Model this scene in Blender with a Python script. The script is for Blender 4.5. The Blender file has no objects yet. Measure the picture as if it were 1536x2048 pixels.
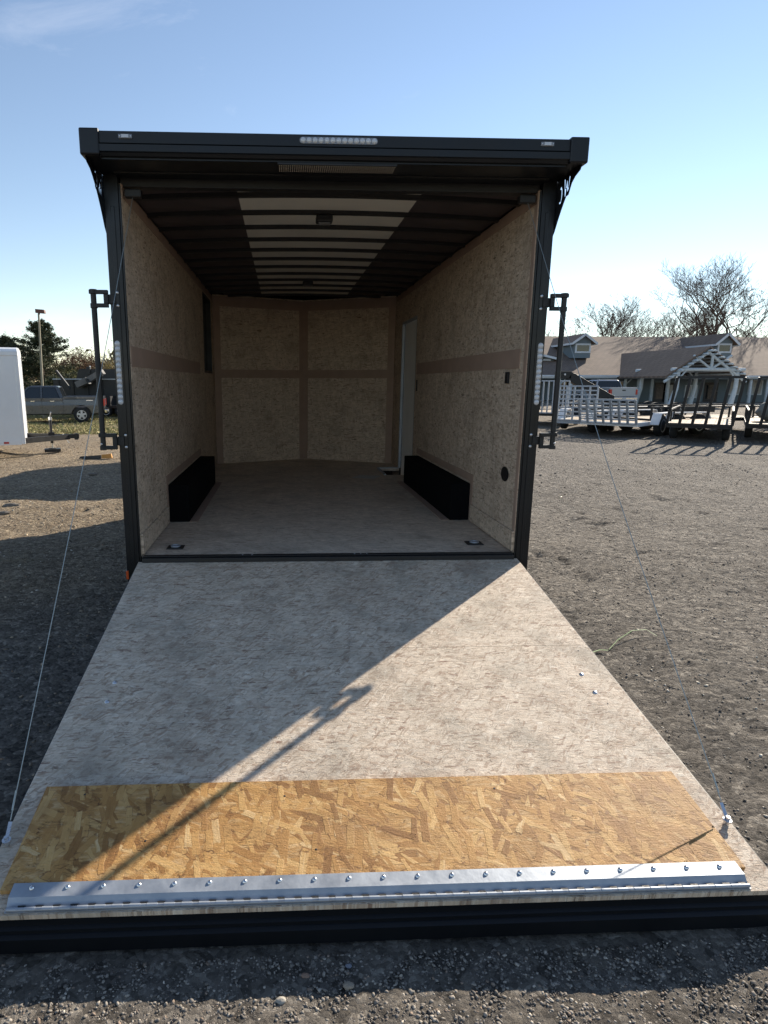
import bpy, math, random
import numpy as np
from math import sin, cos, tan, pi, radians
from mathutils import Vector, Matrix
random.seed(7)
RNG = np.random.default_rng(11)
scene = bpy.context.scene
C = scene.collection

# ------------------------------------------------------------------ camera
CAM = Vector((-.2975, -3.8760, 1.6274)); YAW, PITCH, ROLL = .0432, .2115, .0022
Fw = Vector((sin(YAW)*cos(PITCH), cos(YAW)*cos(PITCH), -sin(PITCH)))
Rt = Vector((cos(YAW), -sin(YAW), 0)); Up = Rt.cross(Fw)
R2 = cos(ROLL)*Rt + sin(ROLL)*Up; U2 = -sin(ROLL)*Rt + cos(ROLL)*Up
cd = bpy.data.cameras.new('camera'); cam = bpy.data.objects.new('camera', cd); C.objects.link(cam)
m = Matrix((R2, U2, -Fw)).transposed().to_4x4(); m.translation = CAM
cam.matrix_world = m
cd.sensor_fit = 'AUTO'; cd.sensor_width = 36; cd.lens = 1249.11/2048*36
cd.shift_x = (768-619.555)/2048; cd.shift_y = (1033.745-1024)/2048
cd.clip_start = .05; cd.clip_end = 3000
scene.camera = cam

# ------------------------------------------------------------------ light
SUN_AZ, SUN_EL = radians(45.3), radians(26.8)
world = bpy.data.worlds.new('World'); scene.world = world; world.use_nodes = True
nt = world.node_tree; nt.nodes.clear()
wo = nt.nodes.new('ShaderNodeOutputWorld'); bg = nt.nodes.new('ShaderNodeBackground')
sky = nt.nodes.new('ShaderNodeTexSky'); sky.sky_type = 'NISHITA'; sky.sun_disc = False
sky.sun_elevation = SUN_EL; sky.sun_rotation = SUN_AZ; sky.altitude = 1000
sky.air_density = 1.05; sky.dust_density = .0; sky.ozone_density = 1.5
bg.inputs['Strength'].default_value = .090
# thin cirrus wisps over the sky
tc = nt.nodes.new('ShaderNodeTexCoord'); mp = nt.nodes.new('ShaderNodeMapping')
mp.inputs['Scale'].default_value = (2.2, 2.2, 6.0); mp.inputs['Location'].default_value = (.35, .0, 1.1)
n1 = nt.nodes.new('ShaderNodeTexNoise'); n1.inputs['Scale'].default_value = 1.6; n1.inputs['Detail'].default_value = 9
n1.inputs['Roughness'].default_value = .62; n1.inputs['Distortion'].default_value = .35
rp = nt.nodes.new('ShaderNodeValToRGB'); rp.color_ramp.elements[0].position = .61; rp.color_ramp.elements[1].position = .84
mx = nt.nodes.new('ShaderNodeMixRGB'); mx.inputs['Color2'].default_value = (7.6, 7.6, 8.0, 1)
nt.links.new(tc.outputs['Generated'], mp.inputs['Vector']); nt.links.new(mp.outputs[0], n1.inputs['Vector'])
nt.links.new(n1.outputs['Fac'], rp.inputs[0])
mm = nt.nodes.new('ShaderNodeMath'); mm.operation = 'MULTIPLY'; mm.inputs[1].default_value = .22
nt.links.new(rp.outputs[0], mm.inputs[0]); nt.links.new(mm.outputs[0], mx.inputs['Fac'])
tw = nt.nodes.new('ShaderNodeMixRGB'); tw.blend_type = 'MULTIPLY'; tw.inputs['Fac'].default_value = 1; tw.inputs['Color2'].default_value = (1.12, 1.02, .95, 1)
nt.links.new(sky.outputs[0], tw.inputs['Color1']); nt.links.new(tw.outputs[0], mx.inputs['Color1']); nt.links.new(mx.outputs[0], bg.inputs[0]); nt.links.new(bg.outputs[0], wo.inputs[0])
sd = bpy.data.lights.new('sun', 'SUN'); sd.energy = 4.5; sd.angle = radians(.5); sd.color = (1, .90, .76)
sun = bpy.data.objects.new('sun', sd); C.objects.link(sun)
S = Vector((sin(SUN_AZ)*cos(SUN_EL), cos(SUN_AZ)*cos(SUN_EL), sin(SUN_EL)))
sun.rotation_euler = S.to_track_quat('Z', 'Y').to_euler()
vs = scene.view_settings; vs.view_transform = 'Standard'; vs.look = 'None'; vs.gamma = 1; vs.use_curve_mapping = False
vs.exposure = 1.05
scene.cycles.max_bounces = 10; scene.cycles.diffuse_bounces = 7

# ------------------------------------------------------------------ materials
def mat(name, col, rough=.6, metal=0, spec=.5, coat=0, vary=0, vscale=4, bump=0, bscale=60, emit=0, trans=0):
    M = bpy.data.materials.new(name); M.use_nodes = True; t = M.node_tree; b = t.nodes['Principled BSDF']
    b.inputs['Base Color'].default_value = (*col, 1); b.inputs['Roughness'].default_value = rough; b.inputs['Metallic'].default_value = metal
    b.inputs['Specular IOR Level'].default_value = spec; b.inputs['Coat Weight'].default_value = coat; b.inputs['Transmission Weight'].default_value = trans
    if emit: b.inputs['Emission Color'].default_value = (*col, 1); b.inputs['Emission Strength'].default_value = emit
    if vary or bump:
        tc = t.nodes.new('ShaderNodeTexCoord')
        if vary:
            n = t.nodes.new('ShaderNodeTexNoise'); n.inputs['Scale'].default_value = vscale; n.inputs['Detail'].default_value = 7; n.inputs['Roughness'].default_value = .62
            t.links.new(tc.outputs['Object'], n.inputs['Vector'])
            r = t.nodes.new('ShaderNodeMapRange'); r.inputs['From Min'].default_value = .3; r.inputs['From Max'].default_value = .7
            r.inputs['To Min'].default_value = 1-vary; r.inputs['To Max'].default_value = 1+vary
            t.links.new(n.outputs['Fac'], r.inputs[0])
            v = t.nodes.new('ShaderNodeVectorMath'); v.operation = 'SCALE'; v.inputs[0].default_value = col
            t.links.new(r.outputs[0], v.inputs['Scale']); t.links.new(v.outputs[0], b.inputs['Base Color'])
            r2 = t.nodes.new('ShaderNodeMapRange'); r2.inputs['From Min'].default_value = .3; r2.inputs['From Max'].default_value = .7
            r2.inputs['To Min'].default_value = max(.02, rough-.08); r2.inputs['To Max'].default_value = min(1, rough+.12)
            t.links.new(n.outputs['Fac'], r2.inputs[0]); t.links.new(r2.outputs[0], b.inputs['Roughness'])
        if bump:
            n = t.nodes.new('ShaderNodeTexNoise'); n.inputs['Scale'].default_value = bscale; n.inputs['Detail'].default_value = 6
            t.links.new(tc.outputs['Object'], n.inputs['Vector'])
            bp = t.nodes.new('ShaderNodeBump'); bp.inputs['Strength'].default_value = bump; bp.inputs['Distance'].default_value = .01
            t.links.new(n.outputs['Fac'], bp.inputs['Height']); t.links.new(bp.outputs[0], b.inputs['Normal'])
    return M

class NB:
    """small node-building helper"""
    def __init__(s, name):
        s.M = bpy.data.materials.new(name); s.M.use_nodes = True; s.t = s.M.node_tree; s.b = s.t.nodes['Principled BSDF']
    def n(s, typ, **kw):
        x = s.t.nodes.new(typ)
        for k, v in kw.items():
            if k.startswith('i_'):
                x.inputs[k[2:].replace('_', ' ')].default_value = v
            else: setattr(x, k, v)
        return x
    def l(s, a, b): s.t.links.new(a, b)
    def math(s, op, a, b=None, clamp=False):
        x = s.t.nodes.new('ShaderNodeMath'); x.operation = op; x.use_clamp = clamp
        for i, v in enumerate((a, b)):
            if v is None: continue
            if isinstance(v, (int, float)): x.inputs[i].default_value = v
            else: s.l(v, x.inputs[i])
        return x.outputs[0]
    def rng(s, v, a, b, c, d, smooth=False):
        x = s.t.nodes.new('ShaderNodeMapRange'); s.l(v, x.inputs[0])
        if smooth: x.interpolation_type = 'SMOOTHSTEP'
        for k, q in zip(('From Min', 'From Max', 'To Min', 'To Max'), (a, b, c, d)): x.inputs[k].default_value = q
        return x.outputs[0]
    def mix(s, f, a, b, blend='MIX'):
        x = s.t.nodes.new('ShaderNodeMixRGB'); x.blend_type = blend
        for k, v in (('Fac', f), ('Color1', a), ('Color2', b)):
            if isinstance(v, (int, float)): x.inputs[k].default_value = v
            elif isinstance(v, tuple): x.inputs[k].default_value = (*v, 1)
            else: s.l(v, x.inputs[k])
        return x.outputs[0]
    def ramp(s, v, stops):
        x = s.t.nodes.new('ShaderNodeValToRGB'); s.l(v, x.inputs[0]); e = x.color_ramp.elements
        while len(e) < len(stops): e.new(.5)
        for i, (p, c) in enumerate(stops): e[i].position = p; e[i].color = (*c, 1)
        return x.outputs[0]
    def noise(s, vec, scale, detail=4, rough=.5, dist=0):
        x = s.n('ShaderNodeTexNoise'); x.inputs['Scale'].default_value = scale; x.inputs['Detail'].default_value = detail
        x.inputs['Roughness'].default_value = rough; x.inputs['Distortion'].default_value = dist; s.l(vec, x.inputs['Vector']); return x.outputs['Fac']

def osb(name, stops, axes, flen, fwid, contrast=1.0, edge=.5, edge_col=(.10, .045, .02), stain=.2, stain_col=(.12, .11, .10), bump=.35, rough=.75, seed=0, layers=5, grain=.18, wobble=.03, thr=.52, soft=.05, streak=0, fb=.3, spread=1.6, sliver=0, blotch=0):
    """wafer board: layers of randomly turned wood flakes over fibrous strokes"""
    B = NB(name); tc = B.n('ShaderNodeTexCoord'); sp = B.n('ShaderNodeSeparateXYZ'); B.l(tc.outputs['Object'], sp.inputs[0])
    cb = B.n('ShaderNodeCombineXYZ'); B.l(sp.outputs[axes[0]], cb.inputs[0]); B.l(sp.outputs[axes[1]], cb.inputs[1]); P = cb.outputs[0]
    wob = B.n('ShaderNodeTexNoise'); wob.inputs['Scale'].default_value = 9; wob.inputs['Detail'].default_value = 3; B.l(P, wob.inputs['Vector'])
    wv = B.n('ShaderNodeVectorMath', operation='SCALE'); B.l(wob.outputs['Color'], wv.inputs[0]); wv.inputs['Scale'].default_value = wobble
    pv = B.n('ShaderNodeVectorMath', operation='ADD'); B.l(P, pv.inputs[0]); B.l(wv.outputs[0], pv.inputs[1]); P2 = pv.outputs[0]
    rr = random.Random(seed); n90 = B.math('MULTIPLY', B.noise(P, 70, 3, .6), .16); ngate = B.rng(B.noise(P, 22, 3), .46, .60, 0, 1)
    mid = stops[len(stops)//2][1]
    col = B.ramp(B.noise(P2, 26, 6, .65), [(.3, tuple(x*.78 for x in mid)), (.5, mid), (.7, tuple(min(1, x*1.18) for x in mid))]); hgt = B.noise(P2, 40, 4, .6)
    if streak:
        for (an, sx, sy, lo) in ((.06, 6, 30, .5), (-.45, 12, 50, .52), (.6, 12, 54, .54)):
            m2 = B.n('ShaderNodeMapping'); m2.inputs['Scale'].default_value = (sx, sy, 1); m2.inputs['Rotation'].default_value = (0, 0, an); B.l(P2, m2.inputs[0])
            q = B.noise(m2.outputs[0], 1, 6, .68, .8)
            col = B.mix(B.rng(q, lo, lo+.16, 0, streak), col, stops[0][1]); col = B.mix(B.rng(q, .34, .48, streak*.8, 0), col, stops[-1][1])
    for i in range(layers):
        k = rr.uniform(.6, 1.5); k2 = rr.uniform(.6, 1.5); an = rr.uniform(-spread, spread)*(i+.6)/layers
        mp = B.n('ShaderNodeMapping'); mp.vector_type = 'TEXTURE'; mp.inputs['Rotation'].default_value = (0, 0, an)
        mp.inputs['Scale'].default_value = (flen*k, fwid*k2, 1); mp.inputs['Location'].default_value = (rr.uniform(-9, 9), rr.uniform(-9, 9), 0)
        B.l(P2, mp.inputs[0])
        v = B.n('ShaderNodeTexVoronoi', voronoi_dimensions='2D', distance='CHEBYCHEV'); v.inputs['Scale'].default_value = 1; v.inputs['Randomness'].default_value = 1
        B.l(mp.outputs[0], v.inputs['Vector'])
        sc = B.n('ShaderNodeSeparateColor'); B.l(v.outputs['Color'], sc.inputs[0])
        g = B.n('ShaderNodeMapping'); g.inputs['Scale'].default_value = (.9, 7, 1); B.l(mp.outputs[0], g.inputs[0])
        gn = B.noise(g.outputs[0], 1, 4, .65)
        val = B.math('ADD', B.math('MULTIPLY', sc.outputs[0], 1-grain), B.math('MULTIPLY', gn, grain*1.2))
        c = B.ramp(val, stops)
        # every flake gets its own size from its cell's random value
        shp = B.math('ADD', B.math('ADD', v.outputs['Distance'], n90), B.math('MULTIPLY', sc.outputs[2], .14))
        on = B.math('GREATER_THAN', sc.outputs[1], thr)
        msk = B.math('MULTIPLY', B.rng(shp, .50-soft, .50, 1, 0), on)
        rim = B.math('MULTIPLY', B.math('MULTIPLY', B.rng(shp, .47, .50, 0, 1), B.rng(shp, .50, .53, 1, 0)), B.math('MULTIPLY', on, ngate))
        col = B.mix(B.math('MULTIPLY', msk, contrast), col, c)
        col = B.mix(B.math('MULTIPLY', rim, edge), col, edge_col)
        hgt = B.math('ADD', B.math('MULTIPLY', hgt, B.math('SUBTRACT', 1, msk)), B.math('MULTIPLY', msk, B.math('ADD', sc.outputs[2], .1*i)))
    if sliver:
        for (an, sx, sy) in ((.12, 13, 75), (-.7, 16, 80)):
            m2 = B.n('ShaderNodeMapping'); m2.inputs['Scale'].default_value = (sx, sy, 1); m2.inputs['Rotation'].default_value = (0, 0, an); B.l(P2, m2.inputs[0])
            q = B.noise(m2.outputs[0], 1, 3, .5, .5); col = B.mix(B.math('MULTIPLY', B.rng(q, .635, .66, 0, sliver), B.rng(B.noise(P, 5, 4), .4, .6, .25, 1)), col, edge_col)
    col = B.mix(B.rng(B.noise(P, 3.2, 6, .6), .5, .72, 0, stain), col, stain_col)
    if blotch:
        col = B.mix(B.rng(B.noise(P, 1.7, 7, .68, .8), .50, .68, 0, blotch), col, B.mix(.5, col, (.20, .135, .095)))
        col = B.mix(B.rng(B.noise(P, 6.5, 7, .72, 1.2), .55, .70, 0, blotch), col, B.mix(.5, col, (.16, .11, .08)))
    col = B.mix(B.rng(B.noise(P, 9, 6, .7), .35, .62, .30, 0), col, tuple(x*.55 for x in mid))
    mp = B.n('ShaderNodeMapping'); mp.inputs['Scale'].default_value = (9, 30, 1); mp.inputs['Rotation'].default_value = (0, 0, .15); B.l(P2, mp.inputs[0])
    cr = B.noise(mp.outputs[0], 1, 6, .6, 1.6)
    crk = B.math('MULTIPLY', B.rng(B.math('ABSOLUTE', B.math('SUBTRACT', cr, .5)), 0, .012, 1, 0), B.rng(B.noise(P, 14, 3), .5, .62, 0, 1))
    col = B.mix(B.math('MULTIPLY', crk, .75*edge), col, edge_col)
    B.l(col, B.b.inputs['Base Color']); B.b.inputs['Roughness'].default_value = rough; B.b.inputs['Specular IOR Level'].default_value = .3
    fine = B.noise(P, 160, 5, .7); med = B.noise(mp.outputs[0], 4, 5, .7)
    h = B.math('ADD', B.math('MULTIPLY', hgt, fb), B.math('ADD', B.math('MULTIPLY', fine, .5), B.math('MULTIPLY', med, .6)))
    h = B.math('SUBTRACT', h, B.math('MULTIPLY', crk, .5))
    bp = B.n('ShaderNodeBump'); bp.inputs['Strength'].default_value = bump; bp.inputs['Distance'].default_value = .004; B.l(h, bp.inputs['Height'])
    B.l(bp.outputs[0], B.b.inputs['Normal'])
    return B.M

GREY = [(0, (.15, .065, .035)), (.14, (.30, .19, .125)), (.3, (.48, .375, .28)), (.6, (.66, .55, .43)), (.85, (.74, .64, .52)), (1, (.87, .82, .71))]
M_ramp = osb('weathered_wafer_board', GREY, (0, 1), .065, .015, contrast=.6, edge=.65, edge_col=(.15, .06, .035), stain=.7, stain_col=(.30, .27, .22), seed=3, bump=1.0, layers=6, thr=.57, soft=.05, streak=.30, fb=.25, spread=2.4, sliver=.7, blotch=.75)
TAN = [(0, (.09, .032, .010)), (.14, (.20, .085, .022)), (.34, (.36, .175, .05)), (.6, (.50, .27, .085)), (.82, (.62, .38, .145)), (1, (.88, .70, .43))]
M_flap = osb('fresh_wafer_board', TAN, (0, 1), .120, .026, contrast=.9, edge=.85, edge_col=(.10, .035, .012), stain=.55, stain_col=(.20, .10, .045), seed=19, bump=1.0, rough=.62, layers=8, grain=.30, wobble=.02, thr=.62, soft=.03, streak=.30, fb=.25, spread=3.0)
WALL = [(0, (.22, .13, .08)), (.2, (.46, .34, .25)), (.6, (.66, .525, .40)), (1, (.78, .66, .53))]
WK = dict(contrast=.75, edge=.9, edge_col=(.07, .04, .025), stain=.6, stain_col=(.27, .20, .14), bump=1.0, layers=4, thr=.55, soft=.05, streak=.25, sliver=.8)
M_floor = osb('floor_wafer_board', [(0, (.24, .15, .10)), (.3, (.50, .39, .30)), (.6, (.68, .56, .44)), (1, (.80, .70, .57))], (0, 1), .08, .018, contrast=.5, edge=.5, stain=.6, stain_col=(.32, .28, .23), seed=5, bump=.6, layers=4, thr=.52, soft=.08, streak=.35, spread=1.6, sliver=.8, blotch=.7)
M_wallx = osb('side_wall_board', WALL, (1, 2), .08, .022, seed=21, **WK)
M_wally = osb('front_wall_board', WALL, (0, 2), .08, .022, seed=31, **WK)
M_band = mat('brown_plywood_band', (.36, .25, .19), .7, vary=.12, vscale=6, bump=.1)
M_black = mat('black_gloss_paint', (.006, .007, .009), .34, spec=.35, coat=.05, vary=.15, vscale=3)
M_blackm = mat('black_satin_metal', (.009, .009, .010), .5, vary=.2, vscale=8, bump=.1, bscale=120)
M_boxblk = mat('black_carpet', (.005, .005, .006), .95, spec=.08, vary=.3, vscale=30)
M_rubber = mat('black_rubber', (.02, .02, .02), .85, vary=.25, vscale=10, bump=.3, bscale=80)
M_liner = mat('dark_roof_liner', (.06, .045, .045), .6, vary=.5, vscale=5, bump=.6, bscale=6)
M_ceil = mat('pale_ceiling_board', (.74, .70, .60), .6, vary=.06)
M_galv = mat('galvanised_steel', (.36, .39, .43), .5, metal=.6, vary=.13, vscale=14, bump=.08, bscale=40)
M_zinc = mat('zinc_bolt', (.65, .66, .68), .28, metal=.95, vary=.1, vscale=30)
M_white = mat('white_paint', (.78, .79, .80), .35, coat=.2, vary=.05, vscale=1.5)
M_lens = mat('clear_lens', (.55, .57, .60), .12, spec=.7, coat=.5)
M_lensd = mat('lens_housing', (.20, .21, .23), .25, coat=.5)
M_red = mat('red_lens', (.45, .02, .015), .2, coat=.5)
M_orange = mat('orange_reflector', (.6, .09, .02), .25, coat=.4)
M_glass = mat('dark_glass', (.015, .018, .02), .06, spec=.8)
M_cable = mat('steel_cable', (.36, .40, .40), .5, metal=.6)
M_cloth = mat('grey_door_skin', (.80, .80, .78), .5, vary=.05)
M_greyp = mat('grey_truck_paint', (.085, .088, .095), .28, metal=.3, coat=.6, vary=.06, vscale=2)
M_silver = mat('silver_truck_paint', (.35, .37, .40), .35, metal=.4, coat=.5, vary=.02, vscale=2)
M_chrome = mat('chrome', (.7, .71, .73), .12, metal=1)
M_alu = mat('alloy_wheel', (.50, .51, .53), .35, metal=.6)
M_wood = mat('pale_deck_wood', (.27, .19, .11), .75, vary=.2, vscale=7, bump=.2)
M_logs = mat('peeled_log_paint', (.50, .56, .60), .7, vary=.15, vscale=5, bump=.3, bscale=12)
M_siding = mat('blue_grey_siding', (.15, .19, .215), .8, vary=.1, vscale=1.5)
M_trim = mat('pale_trim', (.58, .62, .66), .7, vary=.08)
M_doorw = mat('dark_stained_door', (.03, .022, .02), .5)
M_curtain = mat('curtain', (.45, .43, .40), .9, vary=.2, vscale=4)
M_bark = mat('bark', (.11, .082, .066), .9, vary=.3, vscale=3, bump=.5, bscale=15)
M_barkp = mat('pale_bark', (.16, .13, .105), .9, vary=.3, vscale=3)
M_plate = mat('paper', (.5, .49, .46), .8)
M_pole = mat('weathered_pole', (.30, .27, .20), .8, vary=.15)
M_tarp = mat('grey_tarp', (.17, .175, .16), .8, vary=.3, vscale=5, bump=.6, bscale=8)

def shingle_mat():
    B = NB('asphalt_shingles'); tc = B.n('ShaderNodeTexCoord'); P = tc.outputs['Object']
    br = B.n('ShaderNodeTexBrick'); br.inputs['Scale'].default_value = 1.0; br.inputs['Brick Width'].default_value = .45; br.inputs['Row Height'].default_value = .3
    br.inputs['Mortar Size'].default_value = .02; br.inputs['Color1'].default_value = (.215, .155, .118, 1); br.inputs['Color2'].default_value = (.165, .12, .092, 1); br.inputs['Mortar'].default_value = (.11, .082, .066, 1)
    B.l(P, br.inputs['Vector'])
    c = B.mix(B.rng(B.noise(P, .5, 5, .6), .35, .7, 0, .4), br.outputs['Color'], (.14, .104, .08))
    B.l(c, B.b.inputs['Base Color']); B.b.inputs['Roughness'].default_value = .95; return B.M
M_shingle = shingle_mat()

def ground_mat():
    B = NB('gravel_ground'); tc = B.n('ShaderNodeTexCoord'); P = tc.outputs['Object']
    sp = B.n('ShaderNodeSeparateXYZ'); B.l(P, sp.inputs[0]); X, Y = sp.outputs[0], sp.outputs[1]
    v1 = B.n('ShaderNodeTexVoronoi', voronoi_dimensions='2D'); v1.inputs['Scale'].default_value = 70; B.l(P, v1.inputs['Vector'])
    v2 = B.n('ShaderNodeTexVoronoi', voronoi_dimensions='2D'); v2.inputs['Scale'].default_value = 26; B.l(P, v2.inputs['Vector'])
    v3 = B.n('ShaderNodeTexVoronoi', voronoi_dimensions='2D'); v3.inputs['Scale'].default_value = 9; B.l(P, v3.inputs['Vector'])
    s1 = B.n('ShaderNodeSeparateColor'); B.l(v1.outputs['Color'], s1.inputs[0]); s2 = B.n('ShaderNodeSeparateColor'); B.l(v2.outputs['Color'], s2.inputs[0])
    s3 = B.n('ShaderNodeSeparateColor'); B.l(v3.outputs['Color'], s3.inputs[0])
    rnd = B.math('ADD', B.math('MULTIPLY', s1.outputs[0], .5), B.math('MULTIPLY', s2.outputs[0], .5))
    dark = B.ramp(rnd, [(0, (.060, .053, .046)), (.35, (.150, .134, .116)), (.75, (.27, .24, .205)), (1, (.52, .47, .40))])
    tan_ = B.ramp(rnd, [(0, (.12, .09, .062)), (.4, (.25, .195, .135)), (.8, (.40, .32, .22)), (1, (.68, .57, .42))])
    pale = B.ramp(rnd, [(0, (.24, .20, .155)), (1, (.38, .33, .27))])
    gr = B.ramp(B.noise(P, 6, 5, .7), [(.3, (.12, .10, .05)), (.55, (.22, .19, .085)), (.8, (.34, .28, .15))])
    wn = B.math('MULTIPLY', B.math('SUBTRACT', B.noise(P, .35, 5, .6), .5), 6)
    left = B.rng(B.math('ADD', B.math('SUBTRACT', B.math('MULTIPLY', X, -1), B.math('MULTIPLY', Y, -.55)), wn), .8, 4.2, 0, 1, True)
    left = B.math('MULTIPLY', left, B.rng(X, -1.5, 1, 1, 0))
    far = B.rng(B.math('ADD', Y, wn), 11, 30, 0, .55, True)
    c = B.mix(left, dark, tan_); c = B.mix(B.math('MULTIPLY', far, B.math('SUBTRACT', 1, left)), c, tan_)
    pad = B.math('MULTIPLY', B.rng(B.math('ADD', Y, B.math('MULTIPLY', wn, .3)), 29, 31, 0, 1), B.rng(X, 12, 16, 0, 1))
    c = B.mix(pad, c, pale)
    gmask = B.math('MULTIPLY', B.rng(B.math('ADD', Y, B.math('MULTIPLY', wn, .8)), 15.5, 19, 0, 1), B.rng(X, -3, 0, 1, 0))
    gmask = B.math('MULTIPLY', gmask, B.rng(B.noise(P, 1.4, 5, .7), .3, .55, .25, 1))
    c = B.mix(gmask, c, gr)
    c = B.mix(B.rng(B.noise(P, .9, 7, .7), .42, .66, 0, .62), c, B.mix(.45, c, (.04, .036, .032)))
    c = B.mix(B.rng(B.noise(P, 4.5, 6, .75), .5, .68, 0, .6), c, B.mix(.5, c, (.30, .26, .21)))
    B.l(c, B.b.inputs['Base Color']); B.b.inputs['Roughness'].default_value = .95; B.b.inputs['Specular IOR Level'].default_value = .15
    h = B.math('ADD', B.math('MULTIPLY', B.math('SUBTRACT', .7, v1.outputs['Distance']), .35), B.math('MULTIPLY', B.math('MULTIPLY', B.math('SUBTRACT', .7, v2.outputs['Distance']), s2.outputs[1]), 1.1))
    h = B.math('ADD', h, B.math('MULTIPLY', B.noise(P, 7, 9, .82), 2.8))
    h = B.math('ADD', h, B.math('MULTIPLY', B.noise(P, 1.8, 6, .7), 2.5))
    h = B.math('ADD', h, B.math('MULTIPLY', B.math('MULTIPLY', B.rng(v3.outputs['Distance'], 0, .35, 1, 0), B.rng(s3.outputs[1], .8, .85, 0, 1)), 1.6))
    bp = B.n('ShaderNodeBump'); bp.inputs['Strength'].default_value = .9; bp.inputs['Distance'].default_value = .03; B.l(h, bp.inputs['Height']); B.l(bp.outputs[0], B.b.inputs['Normal'])
    return B.M
M_ground = ground_mat()

def attr_mat(name, rough=.9, translucent=False):
    B = NB(name); a = B.n('ShaderNodeAttribute', attribute_name='tint'); B.l(a.outputs['Color'], B.b.inputs['Base Color']); B.b.inputs['Roughness'].default_value = rough
    B.b.inputs['Specular IOR Level'].default_value = .25; return B.M
M_stone = attr_mat('stone_tints'); M_leaf = attr_mat('leaf_tints', .8)

# ------------------------------------------------------------------ mesh helpers
class MB:
    def __init__(s): s.v = []; s.f = []
    def add(s, vs, fs):
        o = len(s.v); s.v += [tuple(q) for q in vs]; s.f += [tuple(i+o for i in f) for f in fs]; return s
    def hexa(s, q):  # 8 corners: bottom 4 ccw, top 4 ccw
        return s.add(q, [(0, 3, 2, 1), (4, 5, 6, 7), (0, 1, 5, 4), (1, 2, 6, 5), (2, 3, 7, 6), (3, 0, 4, 7)])
    def box(s, x0, x1, y0, y1, z0, z1):
        return s.hexa([(x0, y0, z0), (x1, y0, z0), (x1, y1, z0), (x0, y1, z0), (x0, y0, z1), (x1, y0, z1), (x1, y1, z1), (x0, y1, z1)])
    def bar(s, a, b, w, h=None, up=(0, 0, 1)):
        h = w if h is None else h; a = Vector(a); b = Vector(b); d = (b-a).normalized(); u = Vector(up)
        if abs(d.dot(u)) > .98: u = Vector((0, 1, 0))
        r = d.cross(u).normalized(); u = r.cross(d).normalized(); r = r*w/2; u = u*h/2
        return s.hexa([a-r-u, a+r-u, b+r-u, b-r-u, a-r+u, a+r+u, b+r+u, b-r+u])
    def cyl(s, a, b, r0, r1=None, n=12, cap=True):
        r1 = r0 if r1 is None else r1; a = Vector(a); b = Vector(b); d = (b-a)
        if d.length < 1e-9: return s
        d.normalize(); u = Vector((0, 0, 1)) if abs(d.z) < .9 else Vector((1, 0, 0)); x = d.cross(u).normalized(); y = d.cross(x)
        vs = []
        for p, r in ((a, r0), (b, r1)):
            for i in range(n):
                t = 2*pi*i/n; vs.append(p+x*(r*cos(t))+y*(r*sin(t)))
        fs = [(i, (i+1) % n, n+(i+1) % n, n+i) for i in range(n)]
        if cap: fs += [tuple(reversed(range(n))), tuple(range(n, 2*n))]
        return s.add(vs, fs)
    def lathe(s, c, axis, prof, n=20):  # prof [(dist along axis, radius)]
        c = Vector(c); d = Vector(axis).normalized(); u = Vector((0, 0, 1)) if abs(d.z) < .9 else Vector((1, 0, 0)); x = d.cross(u).normalized(); y = d.cross(x)
        vs = [c+d*t+x*(r*cos(2*pi*i/n))+y*(r*sin(2*pi*i/n)) for t, r in prof for i in range(n)]
        fs = [(k*n+i, k*n+(i+1) % n, (k+1)*n+(i+1) % n, (k+1)*n+i) for k in range(len(prof)-1) for i in range(n)]
        fs += [tuple(reversed(range(n))), tuple(range((len(prof)-1)*n, len(prof)*n))]
        return s.add(vs, fs)
    def prism(s, poly, f0, f1):  # poly 2d points, f0/f1 map (a,b)->3d
        n = len(poly); vs = [f0(*p) for p in poly]+[f1(*p) for p in poly]
        return s.add(vs, [tuple(range(n))[::-1], tuple(range(n, 2*n))]+[(i, (i+1) % n, n+(i+1) % n, n+i) for i in range(n)])
    def dome(s, c, nrm, r, hgt, n=10):
        return s.lathe(c, nrm, [(0, r), (hgt*.6, r*.8), (hgt, r*.35)], n)
    def build(s, name, m, parent=None, smooth=False, bevel=0, loc=None):
        me = bpy.data.meshes.new(name); me.from_pydata(s.v, [], s.f); me.update()
        import bmesh
        b = bmesh.new(); b.from_mesh(me); bmesh.ops.recalc_face_normals(b, faces=b.faces); b.to_mesh(me); b.free()
        me.materials.append(m)
        if smooth:
            for p in me.polygons: p.use_smooth = True
            try: me.set_sharp_from_angle(angle=radians(40))
            except Exception: pass
        o = bpy.data.objects.new(name, me); C.objects.link(o)
        if parent: o.parent = parent
        if loc: o.location = loc
        if bevel:
            md = o.modifiers.new('bevel', 'BEVEL'); md.width = bevel; md.segments = 2; md.limit_method = 'ANGLE'; md.angle_limit = radians(35)
        return o
def tag(o, label=None, cat=None, group=None, kind=None):
    for k, v in (('label', label), ('category', cat), ('group', group), ('kind', kind)):
        if v: o[k] = v
    return o
def thing(name, label, cat, loc=(0, 0, 0), rz=0, group=None):
    o = bpy.data.objects.new(name, None); C.objects.link(o); o.location = loc; o.rotation_euler.z = rz; o.empty_display_size = .3
    return tag(o, label, cat, group)
def kids(o): return [c for c in scene.objects if c.parent == o]
def copy_tree(o, parent=None):
    c = o.copy(); C.objects.link(c); c.parent = parent
    for ch in kids(o): copy_tree(ch, c)
    return c
def dup(o, name, mtx=None, loc=None, parent=None):
    c = o.copy(); C.objects.link(c); c.name = name
    if parent: c.parent = parent
    if loc is not None: c.location = loc
    return c

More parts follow.
